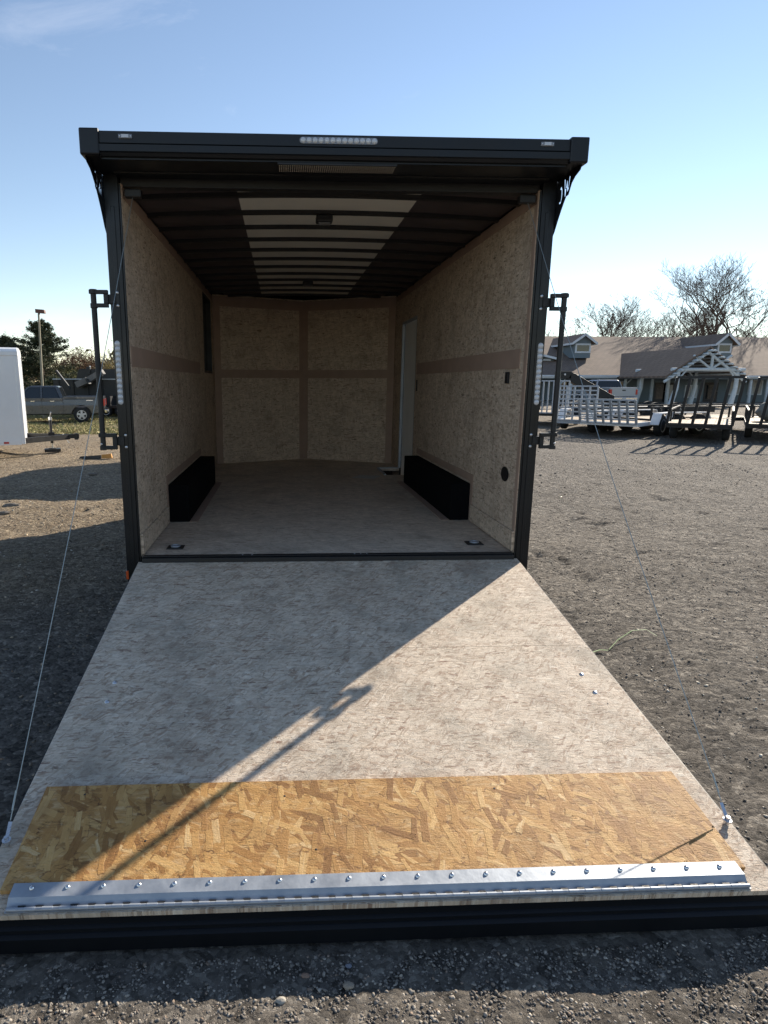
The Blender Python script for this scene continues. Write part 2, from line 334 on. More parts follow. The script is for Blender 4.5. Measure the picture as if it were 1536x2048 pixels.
def hashn(ix, iy, seed):
    h = (ix.astype(np.int64)*374761393 + iy.astype(np.int64)*668265263 + seed*974634777) & 0x7fffffff
    h = ((h ^ (h >> 13))*1274126177) & 0x7fffffff
    return ((h ^ (h >> 16)) & 0xffff)/65535.0
def vnoise(x, y, f, seed=0):
    x = x*f; y = y*f; ix = np.floor(x); iy = np.floor(y); fx = x-ix; fy = y-iy; fx = fx*fx*(3-2*fx); fy = fy*fy*(3-2*fy)
    a = hashn(ix, iy, seed); b = hashn(ix+1, iy, seed); c = hashn(ix, iy+1, seed); d = hashn(ix+1, iy+1, seed)
    return (a*(1-fx)+b*fx)*(1-fy)+(c*(1-fx)+d*fx)*fy-.5
def gheight(x, y):
    near = np.clip(1-(np.hypot(x-1, y-1)-14)/20, .15, 1)
    h = .075*vnoise(x, y, .33, 1)+.055*vnoise(x, y, .9, 2)+near*(.022*vnoise(x, y, 2.3, 3)+.012*vnoise(x, y, 5.5, 4)+.008*vnoise(x, y, 11, 5))
    # lie low under the ramp foot and the trailer
    sl = np.clip((y-14)/13, 0, 1)*np.clip((-2.5-x)/3, 0, 1); h = h-.45*sl*sl*(3-2*sl)
    flat = np.clip((np.maximum(np.abs(x)-1.35, np.maximum(-2.42-y, y-6))+.25)/.5, 0, 1)
    h = h*(.25+.75*flat)-.012*(1-flat)
    h = h-near*.035*np.clip(vnoise(x, y, 3.1, 21)+.5*vnoise(x, y, 7.3, 22)-.38, 0, .4)/.2
    h = h+.055*np.exp(-((x-1.6)**2/.45+(y+2.55)**2/.25))
    h = h-.55*np.clip(vnoise(x, y, .5, 9)-.3, 0, 1)*np.clip((-1.5-x)/2, 0, 1)*near
    return h

# ------------------------------------------------------------------ ground
def axis_coords(lo, hi, step, far, grow):
    a = list(np.arange(lo, hi, step)); s = step; p = hi
    while p < far: a.append(p); s *= grow; p += s
    s = step; p = lo-step; b = []
    while p > -far: b.append(p); s *= grow; p -= s
    return np.array(b[::-1]+a)
xs = axis_coords(-4.2, 6.0, .035, 900, 1.06); ys = axis_coords(-3.4, 3.6, .035, 900, 1.05)
GX, GY = np.meshgrid(xs, ys); GZ = gheight(GX, GY)+.008*(RNG.random(GX.shape)-.5)
nx, ny = len(xs), len(ys)
co = np.stack([GX, GY, GZ], -1).reshape(-1, 3)
i0 = (np.arange(ny-1)[:, None]*nx+np.arange(nx-1)[None, :]).reshape(-1)
quads = np.stack([i0, i0+1, i0+nx+1, i0+nx], -1)
def fast_mesh(name, co, faces, m, tint=None, smooth=False):
    k = faces.shape[1]; me = bpy.data.meshes.new(name); me.vertices.add(len(co)); me.vertices.foreach_set('co', co.astype(np.float32).ravel())
    me.loops.add(faces.size); me.loops.foreach_set('vertex_index', faces.astype(np.int32).ravel())
    me.polygons.add(len(faces)); me.polygons.foreach_set('loop_start', np.arange(0, faces.size, k, dtype=np.int32)); me.polygons.foreach_set('loop_total', np.full(len(faces), k, np.int32))
    if smooth: me.polygons.foreach_set('use_smooth', np.ones(len(faces), bool))
    me.update(calc_edges=True)
    if tint is not None:
        at = me.color_attributes.new('tint', 'FLOAT_COLOR', 'POINT'); at.data.foreach_set('color', np.concatenate([tint, np.ones((len(tint), 1))], 1).astype(np.float32).ravel())
    me.materials.append(m); o = bpy.data.objects.new(name, me); C.objects.link(o); return o
tag(fast_mesh('ground', co, quads, M_ground, smooth=True), kind='structure')

# ------------------------------------------------------------------ trailer
HF, CE = .546, 2.7235     # floor and ceiling heights
T = thing('enclosed_trailer', 'black enclosed cargo trailer with its rear ramp lowered and bare wafer board interior', 'trailer')
def part(mb, name, m, parent=T, **k): return mb.build(name, m, parent, **k)
L1 = 4.66; NOSE = 5.22; OW = 1.295
# floor
b = MB(); b.prism([(-1.2, 0.02), (1.2, 0.02), (1.2, 3.52), (.94, 3.52), (.94, 4.1), (1.2, 4.1), (1.2, L1), (0, NOSE), (-1.2, L1)], lambda a, c: (a, c, HF-.03), lambda a, c: (a, c, HF))
part(b, 'floor', M_floor)
# step well beside side door
b = MB(); b.box(.94, 1.25, 3.52, 4.1, .30, .32); b.box(.92, .94, 3.5, 4.12, .30, HF-.035); part(b, 'step_well', M_blackm)
b = MB(); b.box(.93, 1.2, 4.1, 4.13, HF, HF+.012); b.box(.915, .94, 3.52, 4.13, HF, HF+.012); part(b, 'step_trim', M_galv)
# side wall sheets (interior)
WT = .012
def wall_sheet(side, y0, y1, z0, z1):
    xx = sorted((side*1.2, side*(1.2+WT))); b = MB(); b.box(xx[0], xx[1], y0+.0015, y1-.0015, z0, z1); part(b, 'wall_panel', M_wallx)
for s in (-1, 1):
    for y0, y1 in ((.0, 1.22), (1.22, 2.44)): wall_sheet(s, y0, y1, HF, CE)
wall_sheet(-1, 2.44, 3.62, HF, CE); wall_sheet(-1, 3.62, 4.45, HF, 1.74); wall_sheet(-1, 3.62, 4.45, 2.64, CE); wall_sheet(-1, 4.45, L1, HF, CE)
wall_sheet(1, 2.44, 3.29, HF, CE); wall_sheet(1, 3.29, 4.17, 2.36, CE); wall_sheet(1, 4.17, L1, HF, CE)
for s in (-1, 1):   # smooth brown bands, skirtings
    def strip(y0, y1, z0, z1, nm='wall_band', m=M_band, t=.004):
        xx = sorted((s*1.2, s*(1.2-t))); b = MB(); b.box(xx[0], xx[1], y0, y1, z0, z1); part(b, nm, m)
    strip(.12 if s > 0 else .01, 3.2, 1.72, 1.84)
    strip(.94, 1.0, HF, .92); strip(1.0, 3.05, .86, .92)
    strip(0.01, .94, HF+.01, .685, 'skirting_board', M_wallx, .014)
    strip(.01, 4.6, 2.655, CE-.002)
    strip(.004, .05, .69, 2.65) if s > 0 else None
    xx = sorted((s*1.04, s*.975)); b = MB(); b.box(xx[0], xx[1], .99, 3.0, HF, HF+.004); part(b, 'floor_band', M_band)
    xx = sorted((s*1.04, s*1.196)); b = MB(); b.box(xx[0], xx[1], .995, 2.95, HF, .845); part(b, 'wheel_box', M_boxblk, bevel=.006)
# front V wall : four panels and battens
dv = Vector((1.2, -(NOSE-L1), 0)).normalized()
def vpt(s, t, z, off=0):  # t 0 at centre, 1 at side
    x = s*1.2*t; y = NOSE-(NOSE-L1)*t; n = Vector((-s*(NOSE-L1), -1.2, 0)).normalized(); return Vector((x, y, z))+n*off
def vslab(s, t0, t1, z0, z1, o0, o1, nm, m):
    b = MB(); q = [vpt(s, t0, z0, o1), vpt(s, t1, z0, o1), vpt(s, t1, z0, o0), vpt(s, t0, z0, o0)]; b.hexa(q+[p+Vector((0, 0, z1-z0)) for p in q]); part(b, nm, m)
for s in (-1, 1):
    vslab(s, 0, 1, HF, 1.75, 0, .012, 'front_wall_panel', M_wally); vslab(s, 0, 1, 1.752, CE+.02, 0, .012, 'front_wall_panel', M_wally)
    vslab(s, .055, .93, 1.69, 1.80, .0125, .018, 'wall_batten', M_band)
    vslab(s, .93, 1, HF, CE, .0125, .018, 'wall_batten', M_band); vslab(s, 0.003, .055, HF, CE, .0125, .018, 'wall_batten', M_band)
    vslab(s, .055, .93, 2.60, CE, .0125, .018, 'wall_batten', M_band); vslab(s, .055, .93, HF, .655, .0125, .026, 'skirting_board', M_wally)
# exterior skins
for s in (-1, 1):
    xx = sorted((s*(1.2+WT+.003), s*1.29)); 
    y = .1
    segs = [(.1, 1.1), (1.1, 3.0), (3.0, L1)]
    for y0, y1 in segs:
        z0 = .36 if y0 != 1.1 else .82
        if s > 0 and y0 == 3.0:
            for (a, c, d, e) in ((3.0, 3.29, .36, 2.84), (4.17, L1, .36, 2.84), (3.29, 4.17, 2.37, 2.84)):
                b = MB(); b.box(xx[0], xx[1], a, c, d, e); part(b, 'side_skin', M_black)
        elif s < 0 and y0 == 3.0:
            for (a, c, d, e) in ((3.0, 3.62, .36, 2.84), (4.45, L1, .36, 2.84), (3.62, 4.45, .36, 1.74), (3.62, 4.45, 2.64, 2.84)):
                b = MB(); b.box(xx[0], xx[1], a, c, d, e); part(b, 'side_skin', M_black)
        else:
            b = MB(); b.box(xx[0], xx[1], y0, y1, z0, 2.84); part(b, 'side_skin', M_black)
    q = [Vector((s*1.29, L1, .36)), Vector((0, NOSE+.1, .36)), Vector((0, NOSE+.03, .36)), Vector((s*1.22, L1+.03, .36))]
    b = MB(); b.hexa(q+[p+Vector((0, 0, 2.48)) for p in q]); part(b, 'nose_skin', M_black)
# roof : skin, bows, ceiling boards, dark liners
b = MB(); b.prism([(-1.29, .02), (1.29, .02), (1.29, L1), (0, NOSE+.1), (-1.29, L1)], lambda a, c: (a, c, 2.842), lambda a, c: (a, c, 2.86)); part(b, 'roof_skin', M_black)
bows = [.296+.405*k for k in range(12)]
def arch(x): return .035*(1-(x/1.2)**2)
def arched(b, x0, x1, y0, y1, z, t, n=16):
    P = [x0+(x1-x0)*i/n for i in range(n+1)]
    vs = [(x, y, z+arch(x)+h) for x in P for (y, h) in ((y0, 0), (y1, 0), (y1, t), (y0, t))]
    fs = [(4*i+k, 4*i+(k+1) % 4, 4*i+4+(k+1) % 4, 4*i+4+k) for i in range(n) for k in range(4)]+[(3, 2, 1, 0), tuple(4*n+k for k in range(4))]
    b.add(vs, fs)
for i, y in enumerate(bows):
    w = 1.2 if y < L1-.05 else 1.2*(NOSE-y)/(NOSE-L1)
    if w < .2: continue
    b = MB(); arched(b, -w, w, y-.02, y+.02, CE-.012, .055); part(b, 'roof_bow', M_blackm)
edges = [.02]+bows
for i in range(len(edges)-1):
    y0 = edges[i]+(.02 if i else 0); y1 = edges[i+1]-.02
    w = 1.2 if y1 < L1 else max(.2, 1.2*(NOSE-y1)/(NOSE-L1))
    if y1 > NOSE-.05: break
    w0 = min(.565, w)
    b = MB(); arched(b, -w0, w0, y0, y1, CE+.012, .004, 10); part(b, 'ceiling_board', M_ceil)
    if w > .6:
        for s in (-1, 1):
            b = MB(); n = 8; vs = []
            rr = random.Random(i*7+s)
            for k in range(n+1):
                x = s*(w0+(w-w0)*k/n)
                for j in range(5):
                    yy = y0+(y1-y0)*j/4; sag = -.012*sin(pi*j/4)*(0 if k in (0, n) else 1)*rr.uniform(.4, 1.3)
                    vs.append((x, yy, CE+.014+arch(x)+sag))
            fs = [(k*5+j, k*5+j+1, k*5+j+6, k*5+j+5) for k in range(n) for j in range(4)]
            b.add(vs, fs); part(b, 'ceiling_liner', M_liner, smooth=True)
# posts, header, canopy
for s in (-1, 1):
    b = MB(); xx = sorted((s*1.215, s*OW)); b.box(xx[0], xx[1], -.012, .098, .36, 2.84)
    xx = sorted((s*1.2025, s*1.2145)); b.box(xx[0], xx[1], -.006, .09, .40, 2.72)
    xx = sorted((s*1.24, s*1.262)); b.box(xx[0], xx[1], -.017, -.0125, .50, 2.60)
    part(b, 'door_post', M_black, bevel=.006)
b = MB(); b.box(-1.21, 1.21, .021, .085, 2.712, 2.84); part(b, 'header_beam', M_blackm, bevel=.004)
b = MB(); b.box(-1.19, 1.19, -.045, .015, .40, HF-.004); b.box(-1.19, 1.19, -.02, .018, HF-.003, HF+.004); part(b, 'rear_sill', M_blackm, bevel=.003)
for x in (-.56, -.5, .16, .2, .24): b = MB(); b.dome((x, -.002, HF+.004), (0, 0, 1), .006, .003); part(b, 'sill_screw', M_zinc)
cz0, cz1, cy = 2.772, 2.880, -.318
b = MB()
prof = [(cy+.004, cz1), (cy, cz1-.004), (cy, cz0+.052), (cy+.006, cz0+.048), (cy-.006, cz0+.044), (cy-.006, cz0+.012), (cy+.004, cz0+.008), (cy+.012, cz0-.006), (cy+.03, cz0-.008), (cy+.03, 2.756), (.02, 2.756), (.02, 2.86), (cy+.1, cz1+.004)]
b.prism(prof, lambda a, c: (-1.225, a, c), lambda a, c: (1.225, a, c)); canopy = part(b, 'rear_canopy', M_black)
for s in (-1, 1):
    xx = sorted((s*1.222, s*1.322)); b = MB(); b.box(xx[0], xx[1], cy-.012, .0, cz0-.008, cz1+.010); part(b, 'corner_cap', M_black, bevel=.008)
b = MB(); b.box(-1.21, 1.21, -.10, -.095, 2.748, 2.7555); part(b, 'canopy_rail', M_blackm)
# gussets with cut letters
def text_mesh(txt, size):
    cu = bpy.data.curves.new('t', 'FONT'); cu.body = txt; cu.size = size; cu.space_character = .9; o = bpy.data.objects.new('t', cu); C.objects.link(o)
    dg = bpy.context.evaluated_depsgraph_get(); me = bpy.data.meshes.new_from_object(o.evaluated_get(dg)); bpy.data.objects.remove(o); return me
def gusset(s):
    # outline in (y,z); concave front edge
    out = [(.06, 2.765), (-.30, 2.765), (-.285, 2.745)]
    for k in range(1, 11):
        t = k/10; out.append((-.285+.30*t**.72 if t < 1 else .03, 2.745-.285*t**1.25))
    out += [(.06, 2.45)]
    import bmesh
    cu = bpy.data.curves.new('g', 'CURVE'); cu.dimensions = '2D'; cu.fill_mode = 'BOTH'; cu.extrude = .0025
    def spl(pts):
        sp = cu.splines.new('POLY'); sp.points.add(len(pts)-1); sp.use_cyclic_u = True
        for i, p in enumerate(pts): sp.points[i].co = (p[0], p[1], 0, 1)
    spl(out)
    # letters W and C as cut holes; slanted, reading from outside
    def place(pts, oy, oz):  # local letter coords -> (y,z); reads from outside of the s side
        sl = []
        for (a, c) in pts:
            y = a*(-1 if s < 0 else 1); 
            sl.append((oy+y, oz+c-.0*a))
        return sl
    h = .095
    W = [(0, h), (.020, h), (.026, .04), (.034, h*.85), (.048, h*.85), (.056, .04), (.062, h), (.082, h), (.064, 0), (.048, 0), (.041, h*.45), (.034, 0), (.018, 0)]
    Cc = []
    for k in range(9):
        t = radians(50+260*k/8); Cc.append((.03+.026*cos(t), h/2+h/2*sin(t)))
    for k in range(9):
        t = radians(310-260*k/8); Cc.append((.032+.009*cos(t), h/2+h/2*.70*sin(t)))
    if s > 0: spl(place(W, -.175, 2.655)); spl(place(Cc, -.088, 2.630))
    else: spl(place(W, -.020, 2.640)); spl(place(Cc, -.105, 2.655))
    o = bpy.data.objects.new('gusset', cu); C.objects.link(o)
    dg = bpy.context.evaluated_depsgraph_get(); me = bpy.data.meshes.new_from_object(o.evaluated_get(dg)); bpy.data.objects.remove(o)
    for v in me.vertices: v.co = Vector((s*1.3015+v.co.z, v.co.x, v.co.y))
    me.materials.clear(); me.materials.append(M_black); g = bpy.data.objects.new('gusset', me); C.objects.link(g); g.parent = T
for s in (-1, 1): gusset(s)
# marker lights, high light bar
def stadium(b, cx, cz, hx, r, y0, y1, n=8):
    pts = [(cx+hx-r+r*cos(t), cz+r*sin(t)) for t in np.linspace(-pi/2, pi/2, n)]+[(cx-hx+r+r*cos(t), cz+r*sin(t)) for t in np.linspace(pi/2, 3*pi/2, n)]
    b.prism(pts, lambda a, c: (a, y0, c), lambda a, c: (a, y1, c))
for x in (-1.09, 1.10):
    b = MB(); b.box(x-.035, x+.035, cy-.006, cy+.01, 2.843, 2.864); o = part(b, 'marker_light', M_lensd, bevel=.003)
    b = MB(); b.box(x-.018, x+.018, cy-.010, cy-.0062, 2.846, 2.861); part(b, 'lens', M_lens, parent=o)
    b = MB(); b.dome((x-.028, cy-.0062, 2.853), (0, -1, 0), .004, .003); b.dome((x+.028, cy-.0062, 2.853), (0, -1, 0), .004, .003); part(b, 'screw', M_zinc, parent=o)
b = MB(); stadium(b, 0.002, 2.8505, .203, .0155, cy-.005, cy+.01); lb = part(b, 'light_bar', M_lensd)
for k in range(13):
    x = -.184+.0307*k; b = MB(); b.lathe((x+.002, cy-.0052, 2.8505), (0, -1, 0), [(0, .0145), (.004, .0125), (.007, .007)], 12); part(b, 'bead_lens', M_lens, parent=lb, smooth=True)
for s in (-1, 1):   # tail light strips down the posts
    pts = []
    z0, z1 = 1.495, 1.868
    b = MB(); pts = [(s*1.268+.0165*cos(t), z1-.0165+.0165*sin(t)) for t in np.linspace(0, pi, 9)]+[(s*1.268+.0165*cos(t), z0+.0165+.0165*sin(t)) for t in np.linspace(pi, 2*pi, 9)]
    b.prism(pts, lambda a, c: (a, -.021, c), lambda a, c: (a, -.0125, c)); lb = part(b, 'tail_light', M_lensd)
    for k in range(12):
        b = MB(); b.lathe((s*1.268, -.0212, z0+.0175+k*(z1-z0-.035)/11), (0, -1, 0), [(0, .0155), (.004, .0135), (.0075, .008)], 12); part(b, 'bead_lens', M_lens, parent=lb, smooth=True)
b = MB(); b.box(-.315, .315, -.29, -.165, 2.745, 2.7535); fl = part(b, 'flood_light', M_blackm)
b = MB()
for i in range(54):
    for j in range(5):
        x = -.305+.61*i/53; y = -.272+.022*j; b.box(x-.0028, x+.0028, y-.0035, y+.0035, 2.7425, 2.745)
part(b, 'led_grid', mat('led_die', (.5, .44, .36), .4), parent=fl)
# lock bars
for s in (-1, 1):
    b = MB(); b.cyl((s*1.386, -.028, 1.225), (s*1.386, -.028, 2.145), .016, n=14); lk = part(b, 'lock_bar', M_blackm, smooth=True)
    for zc in (2.10, 1.277):
        b = MB()
        b.bar((s*1.302, -.03, zc+.037), (s*1.408, -.03, zc+.037), .026, .022); b.bar((s*1.302, -.03, zc-.037), (s*1.403, -.03, zc-.037), .026, .022)
        b.bar((s*1.314, -.03, zc-.026), (s*1.314, -.03, zc+.026), .026, .016, (0, 1, 0)); b.box(*sorted((s*1.262, s*1.30)), -.022, -.0126, zc-.026, zc+.026); b.box(*sorted((s*1.2965, s*1.308)), -.022, .05, zc-.026, zc+.026)
        b.cyl((s*1.386, -.028, zc+.026), (s*1.386, -.028, zc+.052), .022); b.cyl((s*1.386, -.028, zc-.052), (s*1.386, -.028, zc-.026), .021)
        part(b, 'bar_bracket', M_blackm, parent=lk, bevel=.002)
        for dz in (.036, -.036):
            b = MB(); b.dome((s*1.252, -.0175, zc+dz), (0, -1, 0), .0095, .006); part(b, 'bolt', M_zinc, parent=lk, smooth=True)
    b = MB(); b.dome((s*1.392, -.045, 1.262), (0, -1, 0), .007, .005); part(b, 'bolt', M_zinc, parent=lk)
# reflectors low on the post sides
b = MB(); b.box(-1.300, -1.284, -.02, -.0125, .40, .455); part(b, 'reflector', M_orange)
# interior fittings
for x, y in ((-1.02, .205), (1.015, .245)):
    b = MB(); b.prism([(-.055, -.05), (.055, -.05), (.055, .05), (-.055, .05)], lambda a, c: (x+a, y+c, HF+.001), lambda a, c: (x+a*.96, y+c*.96, HF+.006)); dr = part(b, 'tie_down', M_blackm)
    b = MB(); n = 14; R_, r_ = .028, .006; vs = []; fs = []
    for i in range(n):
        for j in range(6):
            t, u = 2*pi*i/n, 2*pi*j/6; vs.append((x+(R_+r_*cos(u))*cos(t), y+(R_+r_*cos(u))*sin(t), HF+.012+r_*sin(u)))
            fs.append((i*6+j, i*6+(j+1) % 6, ((i+1) % n)*6+(j+1) % 6, ((i+1) % n)*6+j))
    b.add(vs, fs); part(b, 'ring', M_galv, parent=dr, smooth=True)
    b = MB(); b.box(x-.018, x+.018, y-.014, y+.014, HF+.0062, HF+.014); part(b, 'strap_plate', M_galv, parent=dr)
b = MB(); b.box(1.185, 1.1995, .285, .335, 1.625, 1.70); part(b, 'switch_plate', M_blackm, bevel=.002)
b = MB(); pts = [(.25+.07*cos(t), 1.028+.05*sin(t)) for t in np.linspace(0, 2*pi, 20)[:-1]]; b.prism(pts, lambda a, c: (1.196, a, c), lambda a, c: (1.1995, a, c)); part(b, 'vent_cover', M_blackm)
for y in (.711, 3.546):
    b = MB(); b.box(-.062, .052, y-.045, y+.045, CE-.030, CE+.02); o = part(b, 'dome_light', M_blackm, bevel=.012)
    b = MB(); b.box(-.045, .035, y-.032, y+.032, CE-.036, CE-.0302); part(b, 'lens', M_lensd, parent=o, bevel=.003)
b = MB(); b.box(1.235, 1.29, 3.315, 4.145, .37, 2.34); dr = part(b, 'side_door', M_cloth)
b = MB(); b.box(1.222, 1.2345, 3.36, 3.42, 1.33, 1.47); part(b, 'latch', M_blackm, parent=dr); 
b = MB(); b.box(1.2, 1.23, 3.285, 3.31, HF, 2.36); b.box(1.2, 1.23, 4.15, 4.175, HF, 2.36); b.box(1.2, 1.23, 3.31, 4.15, 2.335, 2.36); part(b, 'door_frame', M_galv)
b = MB(); b.box(1.192, 1.1995, 3.16, 3.20, 1.54, 1.66); part(b, 'switch_plate', M_blackm)
b = MB(); b.box(-1.28, -1.2, 3.62, 3.65, 1.74, 2.64); b.box(-1.28, -1.2, 4.42, 4.45, 1.74, 2.64); b.box(-1.28, -1.2, 3.65, 4.42, 1.74, 1.77); b.box(-1.28, -1.2, 3.65, 4.42, 2.61, 2.64); wd = part(b, 'side_window', M_blackm)
b = MB(); b.box(-1.262, -1.256, 3.65, 4.42, 1.77, 2.61); part(b, 'pane', M_glass, parent=wd)
b = MB(); b.box(-1.255, -1.24, 4.02, 4.05, 1.77, 2.61); part(b, 'sash', M_blackm, parent=wd)
for s in (-1, 1):   # cable pulleys at the header
    b = MB(); b.box(*sorted((s*1.09, s*1.185)), .005, .05, 2.655, 2.699); part(b, 'cable_pulley', M_blackm, bevel=.006)
for x in (-.19, .17):
    b = MB(); b.dome((x, .13, CE+.036), (0, 0, -1), .012, .006); part(b, 'wire_nut', M_red)
# undercarriage
for s in (-1, 1):
    b = MB(); b.box(*sorted((s*.85, s*.95)), .0, 5.0, .37, .51); part(b, 'frame_rail', M_blackm)
for y in (1.52, 2.42):
    b = MB(); b.cyl((-1.1, y, .34), (1.1, y, .34), .035, n=10); part(b, 'axle', M_blackm)
    for s in (-1, 1):
        w = MB().lathe((s*1.055, y, .345), (s, 0, 0), [(0, .22), (.02, .335), (.04, .345), (.18, .345), (.2, .33), (.205, .20)], 28); wh = part(w, 'wheel', M_rubber, smooth=True)
        w = MB().lathe((s*1.262, y, .345), (s, 0, 0), [(0, .19), (.005, .19), (-.03, .15), (-.03, .05), (0, .04)], 20); part(w, 'rim', M_blackm, parent=wh, smooth=True)
# ---- ramp door
RH = Vector((0, -.03, HF-.03)); RE = Vector((0, -2.3241, .1255)); rd = (RE-RH).normalized(); rn = Vector((0, -rd.z, rd.y)); rn = -rn if rn.z < 0 else rn; RLEN = (RE-RH).length
ramp = thing('ramp_door', None, None); ramp.parent = T
RM = Matrix((Vector((1, 0, 0)), -rd, rn)).transposed().to_4x4(); RM.translation = RH; ramp.matrix_local = RM
# local: x across, y = -distance down the ramp, z normal
def rp_(mb, name, m, **k): return mb.build(name, m, ramp, **k)
RW = 1.215
b = MB(); b.box(-RW, RW, -1.0, 0, -.018, 0); rp_(b, 'deck_panel', M_ramp)
b = MB(); b.box(-RW, RW, -RLEN, -1.002, -.018, 0); rp_(b, 'deck_panel', M_ramp)
b = MB(); b.box(-RW-.006, RW+.006, -RLEN+.012, -.004, -.095, -.0185); b.box(-RW-.006, -RW-.0005, -RLEN, -.004, -.0185, -.004); b.box(RW+.0005, RW+.006, -RLEN, -.004, -.0185, -.004); rp_(b, 'ramp_frame', M_black)
b = MB(); b.prism([(0, -.0185), (0, -.045), (-.012, -.048), (-.012, -.062), (-.028, -.065), (-.034, -.112), (.03, -.112), (.03, -.0185)], lambda a, c: (-RW-.02, -RLEN+a, c), lambda a, c: (RW+.02, -RLEN+a, c)); rp_(b, 'end_cap_rail', M_black)
fy0, fy1 = -1.860, -2.240   # flap (local y)
b = MB(); b.box(-1.145, 1.135, fy1-.02, fy0, .0008, .0165); rp_(b, 'ramp_flap', M_flap)
# stepped hinge
pr = [(-2.240, .0172), (-2.240, .0202), (-2.286, .0202), (-2.304, .0045), (-2.322, .0045), (-2.322, .0012), (-2.302, .0012), (-2.284, .0172)]
b = MB(); b.prism(pr, lambda a, c: (-1.110, a, c), lambda a, c: (1.113, a, c)); hg = rp_(b, 'flap_hinge', M_galv)
k0 = None
for i in range(44):
    x = -1.104+2.206*i/44
    if k0 is None:
        k0 = MB().cyl((x, -2.316, .0098), (x+.031, -2.316, .0098), .0060, n=10); k0 = rp_(k0, 'hinge_knuckle', M_galv, smooth=True); x_first = x
    else: dup(k0, 'hinge_knuckle', loc=(x-x_first, 0, 0))
b = MB(); b.cyl((-1.106, -2.316, .0095), (1.11, -2.316, .0095), .0052, n=8); rp_(b, 'hinge_pin', M_galv)
for i in range(44):
    x = -1.104+2.206*i/44+.0325; b = MB(); b.box(x-.004, x+.018, -2.311, -2.3055, .0046, .0118); rp_(b, 'hinge_slot', M_blackm)
r0 = None
for i in range(21):
    x = -1.053+2.105*i/20
    if r0 is None: r0 = MB().dome((x, -2.257, .0202), (0, 0, 1), .0075, .0055, 12); r0 = rp_(r0, 'rivet', M_zinc, smooth=True); xf = x
    else: dup(r0, 'rivet', loc=(x-xf, 0, 0))
for x in (-1.06, 1.08):
    for y in (-1.24, -1.373): b = MB(); b.dome((x, y, .0), (0, 0, 1), .011, .005, 12); rp_(b, 'carriage_bolt', M_zinc, smooth=True)
for x, y in ((-1.0, -1.9), (-.3, -1.93), (.45, -1.92), (1.1, -1.45), (1.15, -1.05), (-.75, -2.1), (-.2, -2.15)):
    b = MB(); z = .0168 if -2.24 < y < -1.87 else .0; b.dome((x, y, z), (0, 0, 1), .004, .0015, 8); rp_(b, 'screw', M_blackm)
def rw(x, y, z): return RM @ Vector((x, y, z))
for s in (-1, 1):
    a = (s*1.195, -2.085)
    b = MB(); b.cyl((a[0], a[1], 0), (a[0], a[1], .016), .009, n=10); b.cyl((a[0], a[1], .0165), (a[0], a[1], .022), .014, n=14); b.cyl((a[0], a[1], .0225), (a[0], a[1], .034), .007, n=8); b.bar((a[0], a[1], .02), (a[0], a[1]+.045, .05), .012, .003); rp_(b, 'cable_anchor', M_zinc)
    p0 = Vector((s*1.14, .03, 2.675)); p1 = rw(a[0], a[1]+.045, .055)
    b = MB(); n = 14; prev = p0
    for k in range(1, n+1):
        t = k/n; q = p0.lerp(p1, t); q.z -= .05*sin(pi*t); b.cyl(prev, q, .0017, n=6, cap=False); prev = q
    b.cyl(prev+(p0-p1).normalized()*.09, prev+(p0-p1).normalized()*.03, .0034, n=8)
    part(b, 'lift_cable', M_cable, smooth=True)
# paper sheet on the floor
b = MB(); b.add([(.50, 3.30, HF+.003), (.74, 3.20, HF+.004), (.86, 3.38, HF+.012), (.62, 3.50, HF+.003)], [(0, 1, 2, 3)])
b.add([(.50, 3.30, HF+.0015), (.74, 3.20, HF+.0025), (.86, 3.38, HF+.010), (.62, 3.50, HF+.0015)], [(3, 2, 1, 0)])
tag(b.build('paper_sheet', M_plate), 'pale sheet of paper lying on the trailer floor near the side door', 'paper')

# read a place off the picture: where a pixel meets height z, or depth Y
def gpt(px, py, z=0):   # where a pixel of the photo meets height z (used once, to read positions off the picture)
    d = Fw+R2*((px-619.555)/1249.11)-U2*((py-1033.745)/1249.11); t = (z-CAM.z)/d.z; return CAM+d*t
def ypt(px, py, Y):
    d = Fw+R2*((px-619.555)/1249.11)-U2*((py-1033.745)/1249.11); t = (Y-CAM.y)/d.y; return CAM+d*t

# ------------------------------------------------------------------ generic vehicles
def wheel_at(parent, x, y, r, w, side, rimm=M_alu, axis='y', spokes=5):
    ax = Vector((0, side, 0)) if axis == 'y' else Vector((side, 0, 0)); c = Vector((x, y, r))
    b = MB().lathe(c-ax*w/2, ax, [(0, r*.62), (.01, r*.93), (.03, r), (w-.03, r), (w-.01, r*.93), (w, r*.62)], 26); wh = b.build('wheel', M_rubber, parent, smooth=True)
    b = MB().lathe(c+ax*(w/2-.03), ax, [(0, r*.60), (.034, r*.62), (.03, r*.54), (.0, r*.5), (.001, .02)], 24)
    b.build('rim', M_blackm if spokes else rimm, wh, smooth=True)
    if spokes:
        b = MB(); u = Vector((0, 0, 1)); v = ax.cross(u)
        for k in range(spokes):
            t = 2*pi*k/spokes; d = u*cos(t)+v*sin(t); b.bar(c+ax*(w/2+.012), c+ax*(w/2+.006)+d*r*.58, r*.26, .02, ax)
        b.lathe(c+ax*(w/2-.005), ax, [(0, r*.17), (.03, r*.15)], 12)
        n = 24
        for k in range(n):
            t, t2 = 2*pi*k/n, 2*pi*(k+1)/n; b.bar(c+ax*(w/2+.004)+(u*cos(t)+v*sin(t))*r*.58, c+ax*(w/2+.004)+(u*cos(t2)+v*sin(t2))*r*.58, r*.07, .02, ax)
        b.build('spokes', rimm, wh)
    return wh

